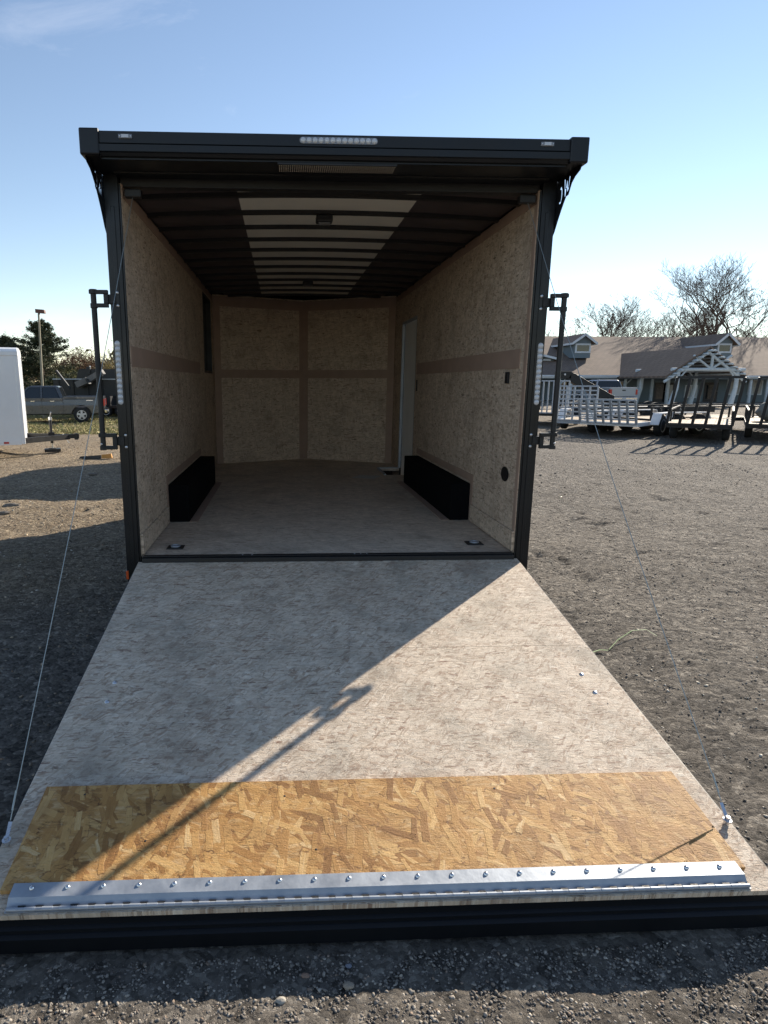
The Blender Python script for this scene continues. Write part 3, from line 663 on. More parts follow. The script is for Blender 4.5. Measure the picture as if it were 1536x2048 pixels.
def cargo_trailer(name, label, loc, rz, L, W, z0, z1, mskin, mtrim, group=None, wr=.33, axles=1, tongue=1.1, jack=True):
    """enclosed trailer, local +x is the front"""
    t = thing(name, label, 'trailer', loc, rz, group); hw = W/2
    b = MB(); b.prism([(-L/2, -hw+.05), (-L/2+.05, -hw), (L/2-.05, -hw), (L/2, -hw+.05), (L/2, hw-.05), (L/2-.05, hw), (-L/2+.05, hw), (-L/2, hw-.05)], lambda a, c: (a, c, z0), lambda a, c: (a, c, z1)); b.build('body', mskin, t)
    b = MB(); pf = [(-hw-.015, z1-.10), (-hw-.015, z1-.01), (-hw+.03, z1+.04), (-hw+.12, z1+.075), (0, z1+.10), (hw-.12, z1+.075), (hw-.03, z1+.04), (hw+.015, z1-.01), (hw+.015, z1-.10)]
    b.prism(pf, lambda a, c: (-L/2-.01, a, c), lambda a, c: (L/2+.01, a, c)); b.build('roof', mtrim, t, bevel=.01)
    for s in (-1, 1):
        b = MB(); b.box(L/2-.07, L/2+.012, *sorted((s*(hw-.03), s*(hw+.012))), z0-.01, z1-.1); b.build('corner_post', mtrim, t, bevel=.012)
        b = MB(); b.box(-L/2, L/2-.07, *sorted((s*(hw-.01), s*(hw+.008))), z0-.02, z0+.09); b.build('side_rail', mtrim, t)
        b = MB()
        n = max(2, int(L/1.2))
        for k in range(1, n): x = -L/2+L*k/n; b.box(x-.012, x+.012, *sorted((s*(hw+.001), s*(hw+.005))), z0+.09, z1-.1)
        b.build('seam_strip', mtrim, t)
        b = MB(); b.box(L/2-.42, L/2-.32, *sorted((s*(hw+.008), s*(hw+.02))), z0+.01, z0+.05); b.build('side_marker', M_red, t)
        for k in range(axles):
            x = -.35+(k-(axles-1)/2)*.86; wheel_at(t, x, s*(hw+.02 if axles == 1 else hw-.14), wr, .2, s, M_alu, spokes=0)
        b = MB(); nn = 10; pts = [(-.35+.5*axles*cos(pi-pi*k/nn)*(.9 if axles == 1 else .85), wr+.02+(wr+.08)*sin(pi*k/nn)) for k in range(nn+1)]
        poly = pts+[(p[0]*.97-.01, p[1]-.03) for p in reversed(pts)]
        b.prism(poly, lambda a, c: (a, s*(hw+.005), c), lambda a, c: (a, s*(hw+.16), c)); b.build('fender', mtrim, t)
    b = MB(); b.bar((L/2-.05, -hw*.75, z0+.04), (L/2+tongue, 0, z0+.04), .06, .12); b.bar((L/2-.05, hw*.75, z0+.04), (L/2+tongue, 0, z0+.04), .06, .12); tg = b.build('tongue', M_blackm, t)
    b = MB(); b.bar((L/2+tongue-.12, 0, z0+.06), (L/2+tongue+.22, 0, z0+.05), .09, .10); b.cyl((L/2+tongue+.16, 0, z0-.03), (L/2+tongue+.16, 0, z0+.12), .05); b.build('coupler', M_blackm, t)
    if jack:
        jx = L/2+tongue*.58
        b = MB(); b.cyl((jx, 0, z0-.10), (jx, 0, z0+.45), .035, n=10); b.box(jx-.07, jx+.07, -.05, .05, z0+.08, z0+.16); jk = b.build('jack', M_blackm, t)
        b = MB(); b.cyl((jx, 0, z0+.45), (jx, 0, z0+.52), .04); b.bar((jx, 0, z0+.50), (jx+.03, -.16, z0+.64), .022); b.build('crank', M_zinc, jk)
        b = MB(); b.cyl((jx, 0, .08), (jx, 0, z0-.09), .02, n=8); b.build('leg', M_zinc, jk)
        b = MB(); b.box(jx-.18, jx+.18, -.14, .14, 0.0, .07); b.cyl((jx, 0, .0705), (jx, 0, .085), .09); b.build('foot', M_blackm, jk)
        b = MB(); b.bar((jx+.25, -.05, z0+.11), (jx+.38, -.08, z0-.10), .012); b.build('safety_chain', M_zinc, t)
    return t
white_t = cargo_trailer('cargo_trailer', 'white enclosed cargo trailer with its jack down, left of the grey pickup', (-8.03, 10.57, 0), radians(20), 3.6, 2.1, .30, 2.28, M_white, M_white, tongue=.95)
hid = cargo_trailer('cargo_trailer', 'black enclosed cargo trailer parked nose first beyond the open trailer', (0.0, 10.35, 0), pi/2, 3.1, 2.55, .45, 2.75, M_black, M_blackm, tongue=1.2, axles=2)

def pickup(name, label, loc, rz, paint):
    """local +x forward, origin at rear bumper centre on the ground"""
    t = thing(name, label, 'pickup truck', loc, rz); W = .99; r = .40
    def arc(cx, r, z0, n=12): return [(cx+r*cos(pi-pi*k/n), max(z0, r*.98*sin(pi*k/n)+.40)) for k in range(n+1)]
    low = [(.12, .52)]+arc(1.22, .50, .46)+arc(4.82, .50, .46)+[(5.72, .46), (5.80, .62), (5.80, .98), (5.70, 1.10), (4.25, 1.20), (.10, 1.22), (.06, .9)]
    for s in (-1, 1):
        b = MB(); b.prism(low, lambda a, c: (a, s*(W-.12), c), lambda a, c: (a, s*(W if c < 1.0 else W-.03), c)); b.build('body_side', paint, t, bevel=.02)
        b = MB(); b.box(.12, 2.05, *sorted((s*(W-.11), s*(W-.01))), 1.221, 1.36); b.build('bed_rail', paint, t, bevel=.02)
    b = MB(); b.box(.3, 5.6, -W+.12, W-.12, .42, .80); b.box(2.1, 5.6, -W+.121, W-.121, .80, 1.10); b.build('floor_pan', M_blackm, t)
    b = MB(); b.box(.06, .12, -W+.05, W-.05, .72, 1.36); tg = b.build('tailgate', paint, t, bevel=.015)
    b = MB(); b.box(.045, .059, -.12, .12, 1.12, 1.2); b.build('handle', M_blackm, tg)
    b = MB(); b.box(-.06, .06, -W+.02, W-.02, .50, .68); b.build('rear_bumper', M_chrome, t, bevel=.03)
    b = MB(); b.box(-.075, -.061, -.15, .15, .53, .64); b.build('number_plate', M_plate, t)
    b = MB(); b.box(5.78, 5.86, -W+.03, W-.03, .44, .66); b.build('front_bumper', M_chrome, t, bevel=.03)
    b = MB(); b.box(5.79, 5.82, -.55, .55, .72, 1.0); b.build('grille', M_chrome, t)
    for s in (-1, 1):
        b = MB(); b.box(.035, .30, *sorted((s*(W-.14), s*(W+.006))), .86, 1.22); b.build('tail_light', M_red, t, bevel=.02)
        b = MB(); b.box(5.66, 5.83, *sorted((s*(W-.3), s*(W-.02))), .80, 1.02); b.build('headlight', M_lens, t, bevel=.02)
        wheel_at(t, 1.22, s*(W-.13), r, .26, s); wheel_at(t, 4.82, s*(W-.13), r, .26, s)
        b = MB(); b.box(3.95, 4.08, *sorted((s*(W+.02), s*(W+.20))), 1.24, 1.42); b.build('mirror', paint, t, bevel=.02)
    b = MB(); b.hexa([(4.2, -W+.13, 1.10), (5.68, -W+.2, 1.02), (5.68, W-.2, 1.02), (4.2, W-.13, 1.10), (4.15, -W+.13, 1.22), (5.62, -W+.25, 1.12), (5.62, W-.25, 1.12), (4.15, W-.13, 1.22)]); b.build('hood', paint, t, bevel=.03)
    # cab: lower and glass house (pillars, roof, panes)
    b = MB(); b.box(2.08, 4.22, -W+.02, W-.02, 1.10, 1.28); b.build('cab_waist', paint, t, bevel=.01)
    xr0, xr1, xf0, xf1, z0, z1 = 2.10, 2.30, 4.30, 3.72, 1.28, 1.86; wi = W-.04; wt = W-.20
    b = MB(); b.hexa([(xr1-.02, -wt-.01, z1-.06), (xf1+.04, -wt-.01, z1-.06), (xf1+.04, wt+.01, z1-.06), (xr1-.02, wt+.01, z1-.06), (xr1+.08, -wt+.08, z1+.03), (xf1-.12, -wt+.08, z1+.03), (xf1-.12, wt-.08, z1+.03), (xr1+.08, wt-.08, z1+.03)]); b.build('cab_roof', paint, t, bevel=.03)
    for s in (-1, 1):
        for (xa, xb, wd) in ((xr0+.05, xr1+.06, .16), (3.12, 3.12, .09), (xf0-.05, xf1, .07)): b = MB(); b.bar((xa, s*wi, z0), (xb, s*wt, z1-.03), .05, wd, (1, 0, 0)); b.build('pillar', paint, t)
        for (a0, a1, c0, c1) in ((xr0+.16, 3.06, xr1+.15, 3.06), (3.18, xf0-.12, 3.18, xf1-.02)):
            b = MB(); q = [(a0, s*(wi-.005), z0), (a1, s*(wi-.005), z0), (c1, s*(wt-.005), z1-.07), (c0, s*(wt-.005), z1-.07)]; q2 = [(x, y-s*.012, z) for x, y, z in q]; b.hexa(q2+q); b.build('side_window', M_glass, t)
        for xh in (2.62, 3.55):
            b = MB(); b.box(xh-.1, xh+.1, *sorted((s*(W-.02), s*(W+.02))), 1.10, 1.14); b.build('door_handle', M_chrome, t)
        for xh in (2.09, 3.12, 4.2): b = MB(); b.box(xh-.006, xh+.006, *sorted((s*(W-.031), s*(W+.001))), .5, 1.25); b.build('door_gap', M_blackm, t)
        b = MB(); b.box(.62, .95, *sorted((s*(W-.015), s*(W-.003))), 1.13, 1.17); b.build('badge', M_chrome, t)
    b = MB(); b.hexa([(xr0, -wi+.06, z0), (xr0+.012, -wi+.06, z0), (xr0+.012, wi-.06, z0), (xr0, wi-.06, z0), (xr1, -wt+.06, z1-.05), (xr1+.012, -wt+.06, z1-.05), (xr1+.012, wt-.06, z1-.05), (xr1, wt-.06, z1-.05)]); b.build('rear_window', M_glass, t)
    b = MB(); b.hexa([(xf0-.012, -wi+.04, z0), (xf0, -wi+.04, z0), (xf0, wi-.04, z0), (xf0-.012, wi-.04, z0), (xf1-.012, -wt+.03, z1-.05), (xf1, -wt+.03, z1-.05), (xf1, wt-.03, z1-.05), (xf1-.012, wt-.03, z1-.05)]); b.build('windscreen', M_glass, t)
    b = MB(); b.box(2.3, 3.9, -.75, .75, .9, 1.27); b.build('seat', M_blackm, t)
    return t
pickup('pickup_truck', 'dark grey crew cab pickup parked behind the white trailer tongue', (ypt(214, 830, 31).x, 31.0, -.45), pi+radians(13), M_greyp)
pickup('pickup_truck', 'silver pickup with its tailgate towards the yard, in front of the log porch', (23.7, 39.9, 0), pi/2, M_silver)

# ------------------------------------------------------------------ utility trailers
def bar_gate(parent, x0, x1, y, z0, h, nbars, m, lean=0, xs=0, cross=0, w=.045):
    """gate in the local x-z plane at y, leaning by `lean` in y at the top"""
    zt = z0+h; g = bpy.data.objects.new('ramp_gate', None); C.objects.link(g); g.parent = parent
    for zz, ll in ((z0, 0), (zt, lean)): b = MB(); b.bar((x0+(xs if ll else 0), y+ll, zz), (x1+(xs if ll else 0), y+ll, zz), w*.9); b.build('gate_rail', m, g)
    for k in range(nbars):
        x = x0+(x1-x0)*k/(nbars-1); b = MB(); b.bar((x, y-.003, z0), (x+xs, y+lean-.003, zt), w, w, (0, 1, 0)); b.build('gate_bar', m, g)
    for k in range(cross):
        t = (k+1)/(cross+1); b = MB(); b.bar((x0, y+lean*t+.004, z0+h*t), (x1, y+lean*t+.004, z0+h*t), w*.8); b.build('gate_bar', m, g)
    return g
def utility(label, loc, rz, L, W, m, deck, group=None, wheels=2, wr=.33, deckz=.52, rails=True, gate=None, fmat=None, neck=False, wpos=.42, under=False):
    """local -y is the rear (gate), +y the front"""
    t = thing('utility_trailer', label, 'utility trailer', loc, rz, group); hw = W/2
    b = MB()
    for s in (-1, 1): b.box(*sorted((s*hw, s*(hw-.06))), 0, L, deckz-.12, deckz)
    b.box(-hw+.061, hw-.061, 0, .06, deckz-.12, deckz-.001); b.box(-hw+.061, hw-.061, L-.06, L, deckz-.12, deckz-.001); b.build('frame', m, t)
    n = max(5, int(W/.2))
    for k in range(n):
        x = -hw+.062+(W-.124)*k/n; b = MB(); b.box(x+.004, x+(W-.124)/n-.004, .061, L-.061, deckz-.04, deckz-.002); b.build('plank', deck, t)
    if rails:
        for s in (-1, 1):
            b = MB(); b.bar((s*(hw-.03), 0, deckz+.36), (s*(hw-.03), L, deckz+.36), .045)
            b.build('top_rail', m, t)
            for k in range(int(L/1.1)+1):
                y = min(L-.03, .03+k*1.1); b = MB(); b.bar((s*(hw-.03), y, deckz), (s*(hw-.03), y, deckz+.338), .045); b.build('rail_post', m, t)
        b = MB(); b.bar((-hw+.06, L-.03, deckz+.36), (hw-.06, L-.03, deckz+.36), .045); b.build('top_rail', m, t)
    for s in (-1, 1):
        for k in range(wheels):
            y = L*wpos+(k-(wheels-1)/2)*.86; wheel_at(t, s*(hw+(-.13 if under else .16)), y, wr-(.12 if under else 0), .2, s, M_alu, axis='x', spokes=0)
        if under: continue
        y0 = L*wpos-.43*wheels-.08; y1 = L*wpos+.43*wheels+.08; zt = wr*2+.07
        poly = [(y0, wr+.05), (y0+.22, zt), (y1-.22, zt), (y1, wr+.05), (y1-.03, wr+.03), (y1-.23, zt-.03), (y0+.23, zt-.03), (y0+.03, wr+.03)]
        b = MB(); b.prism(poly, lambda a, c: (s*(hw+.03), a, c), lambda a, c: (s*(hw+.29), a, c)); b.build('fender', fmat or m, t)
    b = MB(); b.bar((-hw+.1, L, deckz-.06), (0, L+1.3, deckz-.06), .06, .1); b.bar((hw-.1, L, deckz-.06), (0, L+1.3, deckz-.06), .06, .1); b.bar((0, L+1.2, deckz-.05), (0, L+1.5, deckz-.05), .08); b.build('tongue', m, t)
    if not neck:
        b = MB(); b.cyl((0, L+1.0, .1), (0, L+1.0, deckz+.4), .035, n=8); b.box(-.1, .1, L+.9, L+1.1, 0, .05); b.build('jack', M_blackm, t)
    if gate: gate(t, hw)
    return t
GB = 'black utility trailers parked in a row'
six = lambda t, hw: bar_gate(t, -hw+.02, hw-.02, -.03, .50, 1.30, 6, M_blackm, -.10, w=.075, xs=.14)
q = ypt(1397, 851, 13.3)
utility('black utility trailer whose six bar gate stands clear in front of the log porch', (q.x, 13.3, 0), radians(-36), 4.6, 1.6, M_blackm, M_wood, GB, wheels=1, wpos=.3, under=True, gate=six)
q = ypt(1562, 853, 12.9)
utility('black utility trailer cut by the photo edge with a grey tarp bundle aboard', (q.x, 12.9, 0), radians(-36), 5.0, 1.6, M_blackm, M_wood, GB, wheels=1, under=True, gate=six)
utility('black utility trailer seen side on with grey wheels and pale fenders', (11.25, 16.7, 0), radians(-75), 5.0, 1.75, M_blackm, M_wood, GB, wheels=2, fmat=M_white, wpos=.27)
q = ypt(1094, 822, 20)
utility('black utility trailer whose pale nine bar gate shows beside the right lock bar', (q.x, 20, 0), radians(-30), 4.4, 1.5, M_blackm, M_wood, GB, wheels=1,
        gate=lambda t, hw: bar_gate(t, -hw+.02, hw-.02, -.03, .52, 1.2, 9, M_galv, -.05, w=.05))
GW = 'galvanised trailers with lattice gates'
q = ypt(1152, 840, 16.9)
utility('pale galvanised trailer with an upright lattice gate, behind the tilted one', (q.x, 16.9, 0), radians(-38), 4.2, 1.25, M_galv, M_wood, GW, wheels=1, rails=False, fmat=M_white, deckz=.42,
        gate=lambda t, hw: bar_gate(t, -hw+.02, hw-.02, -.03, .42, 1.12, 6, M_galv, .0, cross=7, w=.05))
q = ypt(1216, 848, 15.4)
utility('pale trailer with a low tilted lattice gate and broad white fenders', (q.x, 15.4, 0), radians(-50), 4.3, 1.75, M_white, M_wood, GW, wheels=2, rails=False, fmat=M_white, deckz=.46,
        gate=lambda t, hw: bar_gate(t, -hw+.02, hw-.02, -.05, .42, .72, 8, M_galv, -.25, cross=5, w=.06))
# gooseneck
gn = thing('gooseneck_trailer', 'black gooseneck trailer with a heavy sloping neck above the lattice gates', 'trailer', (0, 0, 0))
def g3(px, py, Y=25.0): return tuple(ypt(px, py, Y))
b = MB(); b.bar(g3(1112, 750), g3(1140, 750), .30, .32, (0, 0, 1)); b.bar(g3(1137, 752), g3(1222, 800), .30, .40); b.bar(g3(1219, 794), g3(1214, 822), .28, .38, (0, 1, 0)); b.build('neck', M_blackm, gn, bevel=.01)
a = Vector(g3(1150, 817)); c_ = Vector(g3(1225, 817)); b = MB(); b.box(a.x, a.x+6, 24.0, 26.0, a.z-.12, a.z+.12); b.build('deck', M_blackm, gn)
b = MB(); b.cyl(g3(1117, 765), g3(1117, 800), .07, n=10); b.cyl(g3(1120, 808), g3(1120, 835), .05); b.build('coupler', M_blackm, gn)
for k in range(2):
    wheel_at(gn, a.x+3.2+k*.9, 23.95, .4, .22, -1, M_alu, spokes=0)
    wheel_at(gn, a.x+3.2+k*.9, 26.05, .4, .22, 1, M_alu, spokes=0)
for q in ((1116, 749), (1127, 749)):
    p = Vector(g3(*q)); b = MB(); b.lathe(p+Vector((0, -.15, 0)), (0, -1, 0), [(0, .045), (.02, .045), (.03, .02)], 12); b.build('neck_light', M_lens, gn)
# tarp bundle on the right trailer
def lump(name, c, r, m, seed, label, cat, sc=(1, 1, 1)):
    rr = np.random.default_rng(seed); b = MB(); n1_, n2_ = 14, 9; vs = []; fs = []
    for j in range(n2_+1):
        for i in range(n1_):
            u = 2*pi*i/n1_; v = pi*j/n2_; k = 1+.14*float(rr.random()-.5)*2*(0 if j in (0, n2_) else 1)
            vs.append((r*k*sin(v)*cos(u)*sc[0], r*k*sin(v)*sin(u)*sc[1], r*k*cos(v)*sc[2]+r*sc[2]))
    for j in range(n2_):
        for i in range(n1_): fs.append((j*n1_+i, j*n1_+(i+1) % n1_, (j+1)*n1_+(i+1) % n1_, (j+1)*n1_+i))
    b.add(vs, fs); o = b.build(name, m, None, smooth=True, loc=c); return tag(o, label, cat)
q = ypt(1540, 828, 14.6); q.z = .53; lump('tarp_bundle', q, .34, M_tarp, 5, 'grey tarp bundle lying on a black trailer deck at the photo edge', 'tarp', (1.1, .9, .9))

# ------------------------------------------------------------------ dark equipment on the left
LZ = -.45
tl = thing('dump_trailer', 'long black high sided dump trailer with a pale top rim behind the grey pickup', 'trailer', (0, 5, LZ))
A = ypt(106, 757, 35); Bq = ypt(300, 757, 35); A.z -= LZ
b = MB(); b.box(A.x, Bq.x, 30, 32.2, .55, A.z-.06); b.build('box_body', M_blackm, tl)
b = MB(); b.box(A.x-.03, Bq.x+.03, 29.97, 32.23, A.z-.059, A.z); b.build('top_rim', M_galv, tl)
for k in range(7):
    x = A.x+.3+k*(Bq.x-A.x-.6)/6; b = MB(); b.box(x-.04, x+.04, 29.93, 29.995, .6, A.z-.062); b.build('stake', M_blackm, tl)
for k in range(2):
    for yy, s in ((30.1, -1), (32.1, 1)): wheel_at(tl, A.x+3.0+k*.9, yy, .38, .22, s, M_alu, spokes=0)
b = MB(); b.bar((A.x-1.4, 31.1, .5), (A.x+.02, 31.1, .5), .12); b.build('tongue', M_blackm, tl)
t2 = thing('dump_trailer', 'tall black box trailer rising above the pale rimmed trailer', 'trailer', (0, 5, LZ))
A2 = ypt(153, 738, 39); B2 = ypt(330, 738, 39); A2.z -= LZ
b = MB(); b.prism([(A2.x-.3, 1.6), (A2.x+.15, A2.z), (B2.x, A2.z), (B2.x, .6), (A2.x-.1, .6)], lambda a, c: (a, 34, c), lambda a, c: (a, 36.3, c)); b.build('box_body', M_blackm, t2)
p = ypt(176, 737, 38.9); p.z -= LZ; b = MB(); b.box(p.x-.12, p.x+.12, 33.9, 34.15, p.z-.35, p.z+.12); b.build('latch_box', M_blackm, t2)
p = ypt(180, 733, 38.9); p.y -= 5; p.z -= LZ; b = MB(); b.lathe(p, (0, -1, 0), [(0, .05), (.03, .04)], 10); b.build('work_lamp', M_lens, t2)
for k in range(2):
    for yy, s in ((34.1, -1), (36.2, 1)): wheel_at(t2, A2.x+3.0+k*.9, yy, .38, .22, s, M_alu, spokes=0)
gt = thing('folded_ramp', 'grey weathered ramp leaf tilted against the black dump trailer', 'ramp', (0, 0, 0))
a = ypt(156, 770, 34.6); c_ = ypt(178, 760, 34.6); d_ = ypt(206, 743, 34.6)
m_gr = mat('grey_boards', (.16, .15, .14), .8, vary=.2)
b = MB(); b.bar(a, c_, .9, .34, (0, 0, 1)); b.build('ramp_leaf', m_gr, gt); b = MB(); b.bar(ypt(174, 762, 34.55), d_, .7, .30, (0, 0, 1)); b.build('ramp_leaf', m_gr, gt)
b = MB(); b.bar(ypt(174, 758, 34.1), ypt(179, 768, 34.1), .08, .5, (0, 1, 0)); b.build('hinge', M_blackm, gt)
b = MB(); b.bar(ypt(112, 741, 34.0), ypt(139, 776, 34.0), .16, .12); tag(b.build('steel_beam', M_blackm), 'dark steel beam slanting up over the pickup cab', 'beam')
p = ypt(225, 812, 33); dk = thing('equipment_trailer', 'low dark flatbed trailer beyond the pickup tailgate', 'trailer', (p.x+2.0, 34.0, -.45))
b = MB(); b.box(-2.2, 2.2, -1, 1, .62, .76); b.build('deck', M_blackm, dk); b = MB(); b.box(-2.2, -2.1, -1, 1, .765, 1.3); b.build('headboard', M_blackm, dk)
for k in range(2):
    for s in (-1, 1): wheel_at(dk, .3+k*.8, s*.85, .33, .2, s, M_alu, spokes=0)
b = MB(); b.box(-2.22, -2.205, -.95, -.75, .60, .72); b.build('number_plate', M_plate, dk)

# light pole
p = gpt(84, 800); p = ypt(84, 790, 33); top = ypt(76, 622, 33)
lp = thing('light_pole', 'tall thin wooden light pole with a floodlight, in front of the spruce', 'light pole', (p.x, 33, 0))
b = MB(); b.cyl((0, 0, -.6), (top.x-p.x+.02, 0, top.z-.15), .075, .05, n=10); b.build('pole', M_pole, lp, smooth=True)
b = MB(); b.hexa([(top.x-p.x-.12, -.1, top.z-.1), (top.x-p.x+.40, -.12, top.z-.14), (top.x-p.x+.40, .12, top.z-.14), (top.x-p.x-.12, .1, top.z-.1), (top.x-p.x-.12, -.1, top.z+.1), (top.x-p.x+.36, -.12, top.z+.06), (top.x-p.x+.36, .12, top.z+.06), (top.x-p.x-.12, .1, top.z+.1)]); b.build('floodlight', mat('rusty_lamp', (.12, .05, .035), .6), lp)
b = MB(); b.bar((top.x-p.x+.02, 0, top.z-.2), (top.x-p.x+.05, 0, top.z-.1), .08); b.build('bracket', M_blackm, lp)

# ------------------------------------------------------------------ house
Hs = thing('ranch_house', 'blue grey house with brown shingle roof, two dormers and a white log porch', 'house', (0, 0, 0))
def hp(mb, name, m, parent=Hs, **k): return mb.build(name, m, parent, **k)
YE, YR, YW = 46.0, 56.0, 49.0      # porch eave, ridge, wall
ZE = ypt(1200, 750, YE).z; ZR = ypt(1200, 673, YR).z; X0, X1 = 14.0, 52.0
def roofz(y): return ZE+(ZR-ZE)*(y-YE)/(YR-YE)
def roof_slab(pts, th, name, m=M_shingle):  # 4 pts top surface
    b = MB(); pts = [Vector(q) for q in pts]; b.hexa([q-Vector((0, 0, th)) for q in pts]+pts); return hp(b, name, m)
roof_slab([(X0, YE, ZE), (X1, YE, ZE), (X1, YR, ZR), (X0, YR, ZR)], .15, 'roof')
roof_slab([(X0, YR+.01, ZR), (X1, YR+.01, ZR), (X1, YR+10, ZE), (X0, YR+10, ZE)], .15, 'roof')
b = MB(); b.box(X0, X1, YE-.05, YE-.005, ZE-.24, ZE-.01); hp(b, 'fascia', M_trim)
b = MB(); b.box(X0, X1, YE-.16, YE-.052, ZE-.14, ZE-.02); hp(b, 'gutter', M_trim)
b = MB(); b.box(X0, X1, YE+.02, YW-.02, ZE-.30, ZE-.18); hp(b, 'porch_ceiling', M_siding)
b = MB(); b.box(X0+.3, X1-.3, YW, YW+.2, 0, ZE+.5); hp(b, 'front_wall', M_siding)
b = MB(); b.box(X0+.3, X0+.5, YW+.2, YR+8, 0, ZE+.3); b.box(X1-.5, X1-.3, YW+.2, YR+8, 0, ZE+.3); b.box(X0+.5, X1-.5, YR+7.8, YR+8, 0, ZE+.3); hp(b, 'side_wall', M_siding)
for xg in (X0+.45, X1-.45):
    b = MB(); b.prism([(YW+.2, ZE+.3), (YR+7.8, ZE+.3), (YR, ZR-.2)], lambda a, c: (xg-.05, a, c), lambda a, c: (xg+.05, a, c)); hp(b, 'gable_wall', M_siding)
b = MB(); b.box(X0, X1, YE+.1, YW, 0, .10); hp(b, 'porch_slab', mat('porch_concrete', (.2, .19, .18), .9, vary=.15))
b = MB(); k = 0
z = .2
while z < ZE+.2: b.box(X0+.3, X1-.3, YW-.022, YW-.001, z, z+.018); z += .2
hp(b, 'siding_lap', M_siding)
# porch posts
def xat(px, Y): return ypt(px, 780, Y).x
for px in (1118, 1140, 1194, 1250, 1276, 1303, 1534, 1500):
    x = xat(px, YE+.3); rr = random.Random(px); b = MB(); b.cyl((x, YE+.3, 0), (x+rr.uniform(-.06, .06), YE+.3, ZE-.24), .13, .115, n=10); hp(b, 'porch_post', M_logs, smooth=True)
    b = MB(); b.bar((x, YE+.3, ZE-.75), (x+.45, YE+.3, ZE-.3), .07); 
    if px in (1118, 1250): hp(b, 'knee_brace', M_logs)
# windows & doors on front wall
def window(px0, px1, py0, py1, Y, nm='window', panes=2, parent=Hs, curtain=False):
    a = ypt(px0, py0, Y); c = ypt(px1, py1, Y); x0, x1, z1, z0 = a.x, c.x, a.z, c.z; f = .10
    b = MB(); b.box(x0, x1, Y-.06, Y-.003, z1-f, z1); b.box(x0, x1, Y-.06, Y-.003, z0, z0+f); b.box(x0, x0+f, Y-.06, Y-.003, z0+f, z1-f); b.box(x1-f, x1, Y-.06, Y-.003, z0+f, z1-f)
    for k in range(1, panes):
        xm = x0+(x1-x0)*k/panes; b.box(xm-.03, xm+.03, Y-.055, Y-.003, z0+f, z1-f)
    w = hp(b, nm, M_trim)
    b = MB(); b.box(x0+f, x1-f, Y-.03, Y-.008, z0+f, z1-f); hp(b, 'pane', M_curtain if curtain else M_glass, parent=w)
    return w
window(1122, 1150, 762, 800, YW); window(1228, 1246, 762, 782, YW); window(1455, 1478, 757, 790, YW, curtain=True); window(1498, 1522, 758, 790, YW, panes=3, curtain=True); window(1370, 1392, 770, 796, YW, curtain=True)
for i, (p0, p1) in enumerate(((1310, 1327), (1328, 1345), (1410, 1432))):
    a = ypt(p0, 765, YW); c = ypt(p1, 803, YW); b = MB(); b.box(a.x, c.x, YW-.05, YW-.003, .1, a.z); d = hp(b, 'door', M_doorw)
    b = MB(); b.box(a.x+.16, c.x-.16, YW-.058, YW-.051, .35, a.z-.2); hp(b, 'pane', M_curtain if i == 1 else M_glass, parent=d)
    b = MB(); b.dome((c.x-.08, YW-.052, 1.0), (0, -1, 0), .03, .05); hp(b, 'handle', M_zinc, parent=d)
# dormers
def dormer(xc, hw, yf, zb, ze, zp, px_win, backy):
    b = MB(); b.prism([(xc-hw, zb), (xc+hw, zb), (xc+hw, ze), (xc, zp-.15), (xc-hw, ze)], lambda a, c: (a, yf, c), lambda a, c: (a, backy, c)); d = hp(b, 'dormer', M_siding)
    ov = .35
    for s in (-1, 1):
        sl = (zp-ze)/hw
        q = [(xc, yf-.4, zp), (xc+s*(hw+ov), yf-.4, ze-ov*sl+.08), (xc+s*(hw+ov), backy, ze-ov*sl+.08), (xc, backy, zp)]
        b = MB(); q = [Vector(k) for k in q]; b.hexa([k-Vector((0, 0, .12)) for k in q]+q); hp(b, 'dormer_roof', M_shingle, parent=d)
        b = MB(); b.bar(q[0]+Vector((0, -.02, -.10)), q[1]+Vector((0, -.02, -.10)), .05, .17); hp(b, 'rake_board', M_trim, parent=d)
        b = MB(); b.bar(q[1]+Vector((0, 0, -.10)), q[2]+Vector((0, 0, -.10)), .06, .16); hp(b, 'fascia', M_trim, parent=d)
    a = ypt(px_win[0], px_win[1], yf); c = ypt(px_win[2], px_win[3], yf); f = .13
    b = MB(); b.box(a.x, c.x, yf-.06, yf-.003, a.z-f, a.z); b.box(a.x, c.x, yf-.06, yf-.003, c.z, c.z+f); b.box(a.x, a.x+f, yf-.06, yf-.003, c.z+f, a.z-f); b.box(c.x-f, c.x, yf-.06, yf-.003, c.z+f, a.z-f); hp(b, 'window_frame', M_trim, parent=d)
    b = MB(); b.box(a.x+f, c.x-f, yf-.035, yf-.01, c.z+f, a.z-f); hp(b, 'pane', M_glass, parent=d)
yf = 49.3
def dorm(pxl, pxr, pyb, pye, pyp, win, back=55.5):
    a = ypt(pxl, pyb, yf); c = ypt(pxr, pye, yf); p = ypt((pxl+pxr)/2, pyp, yf); dormer((a.x+c.x)/2, (c.x-a.x)/2, yf, a.z, c.z, p.z, win, back)
dorm(1146, 1183, 716, 681, 667, (1151, 687, 1180, 706)); dorm(1430, 1466, 716, 682, 666, (1436, 687, 1461, 706))
dorm(1060, 1107, 738, 716, 709, (1075, 718, 1100, 730), 52)
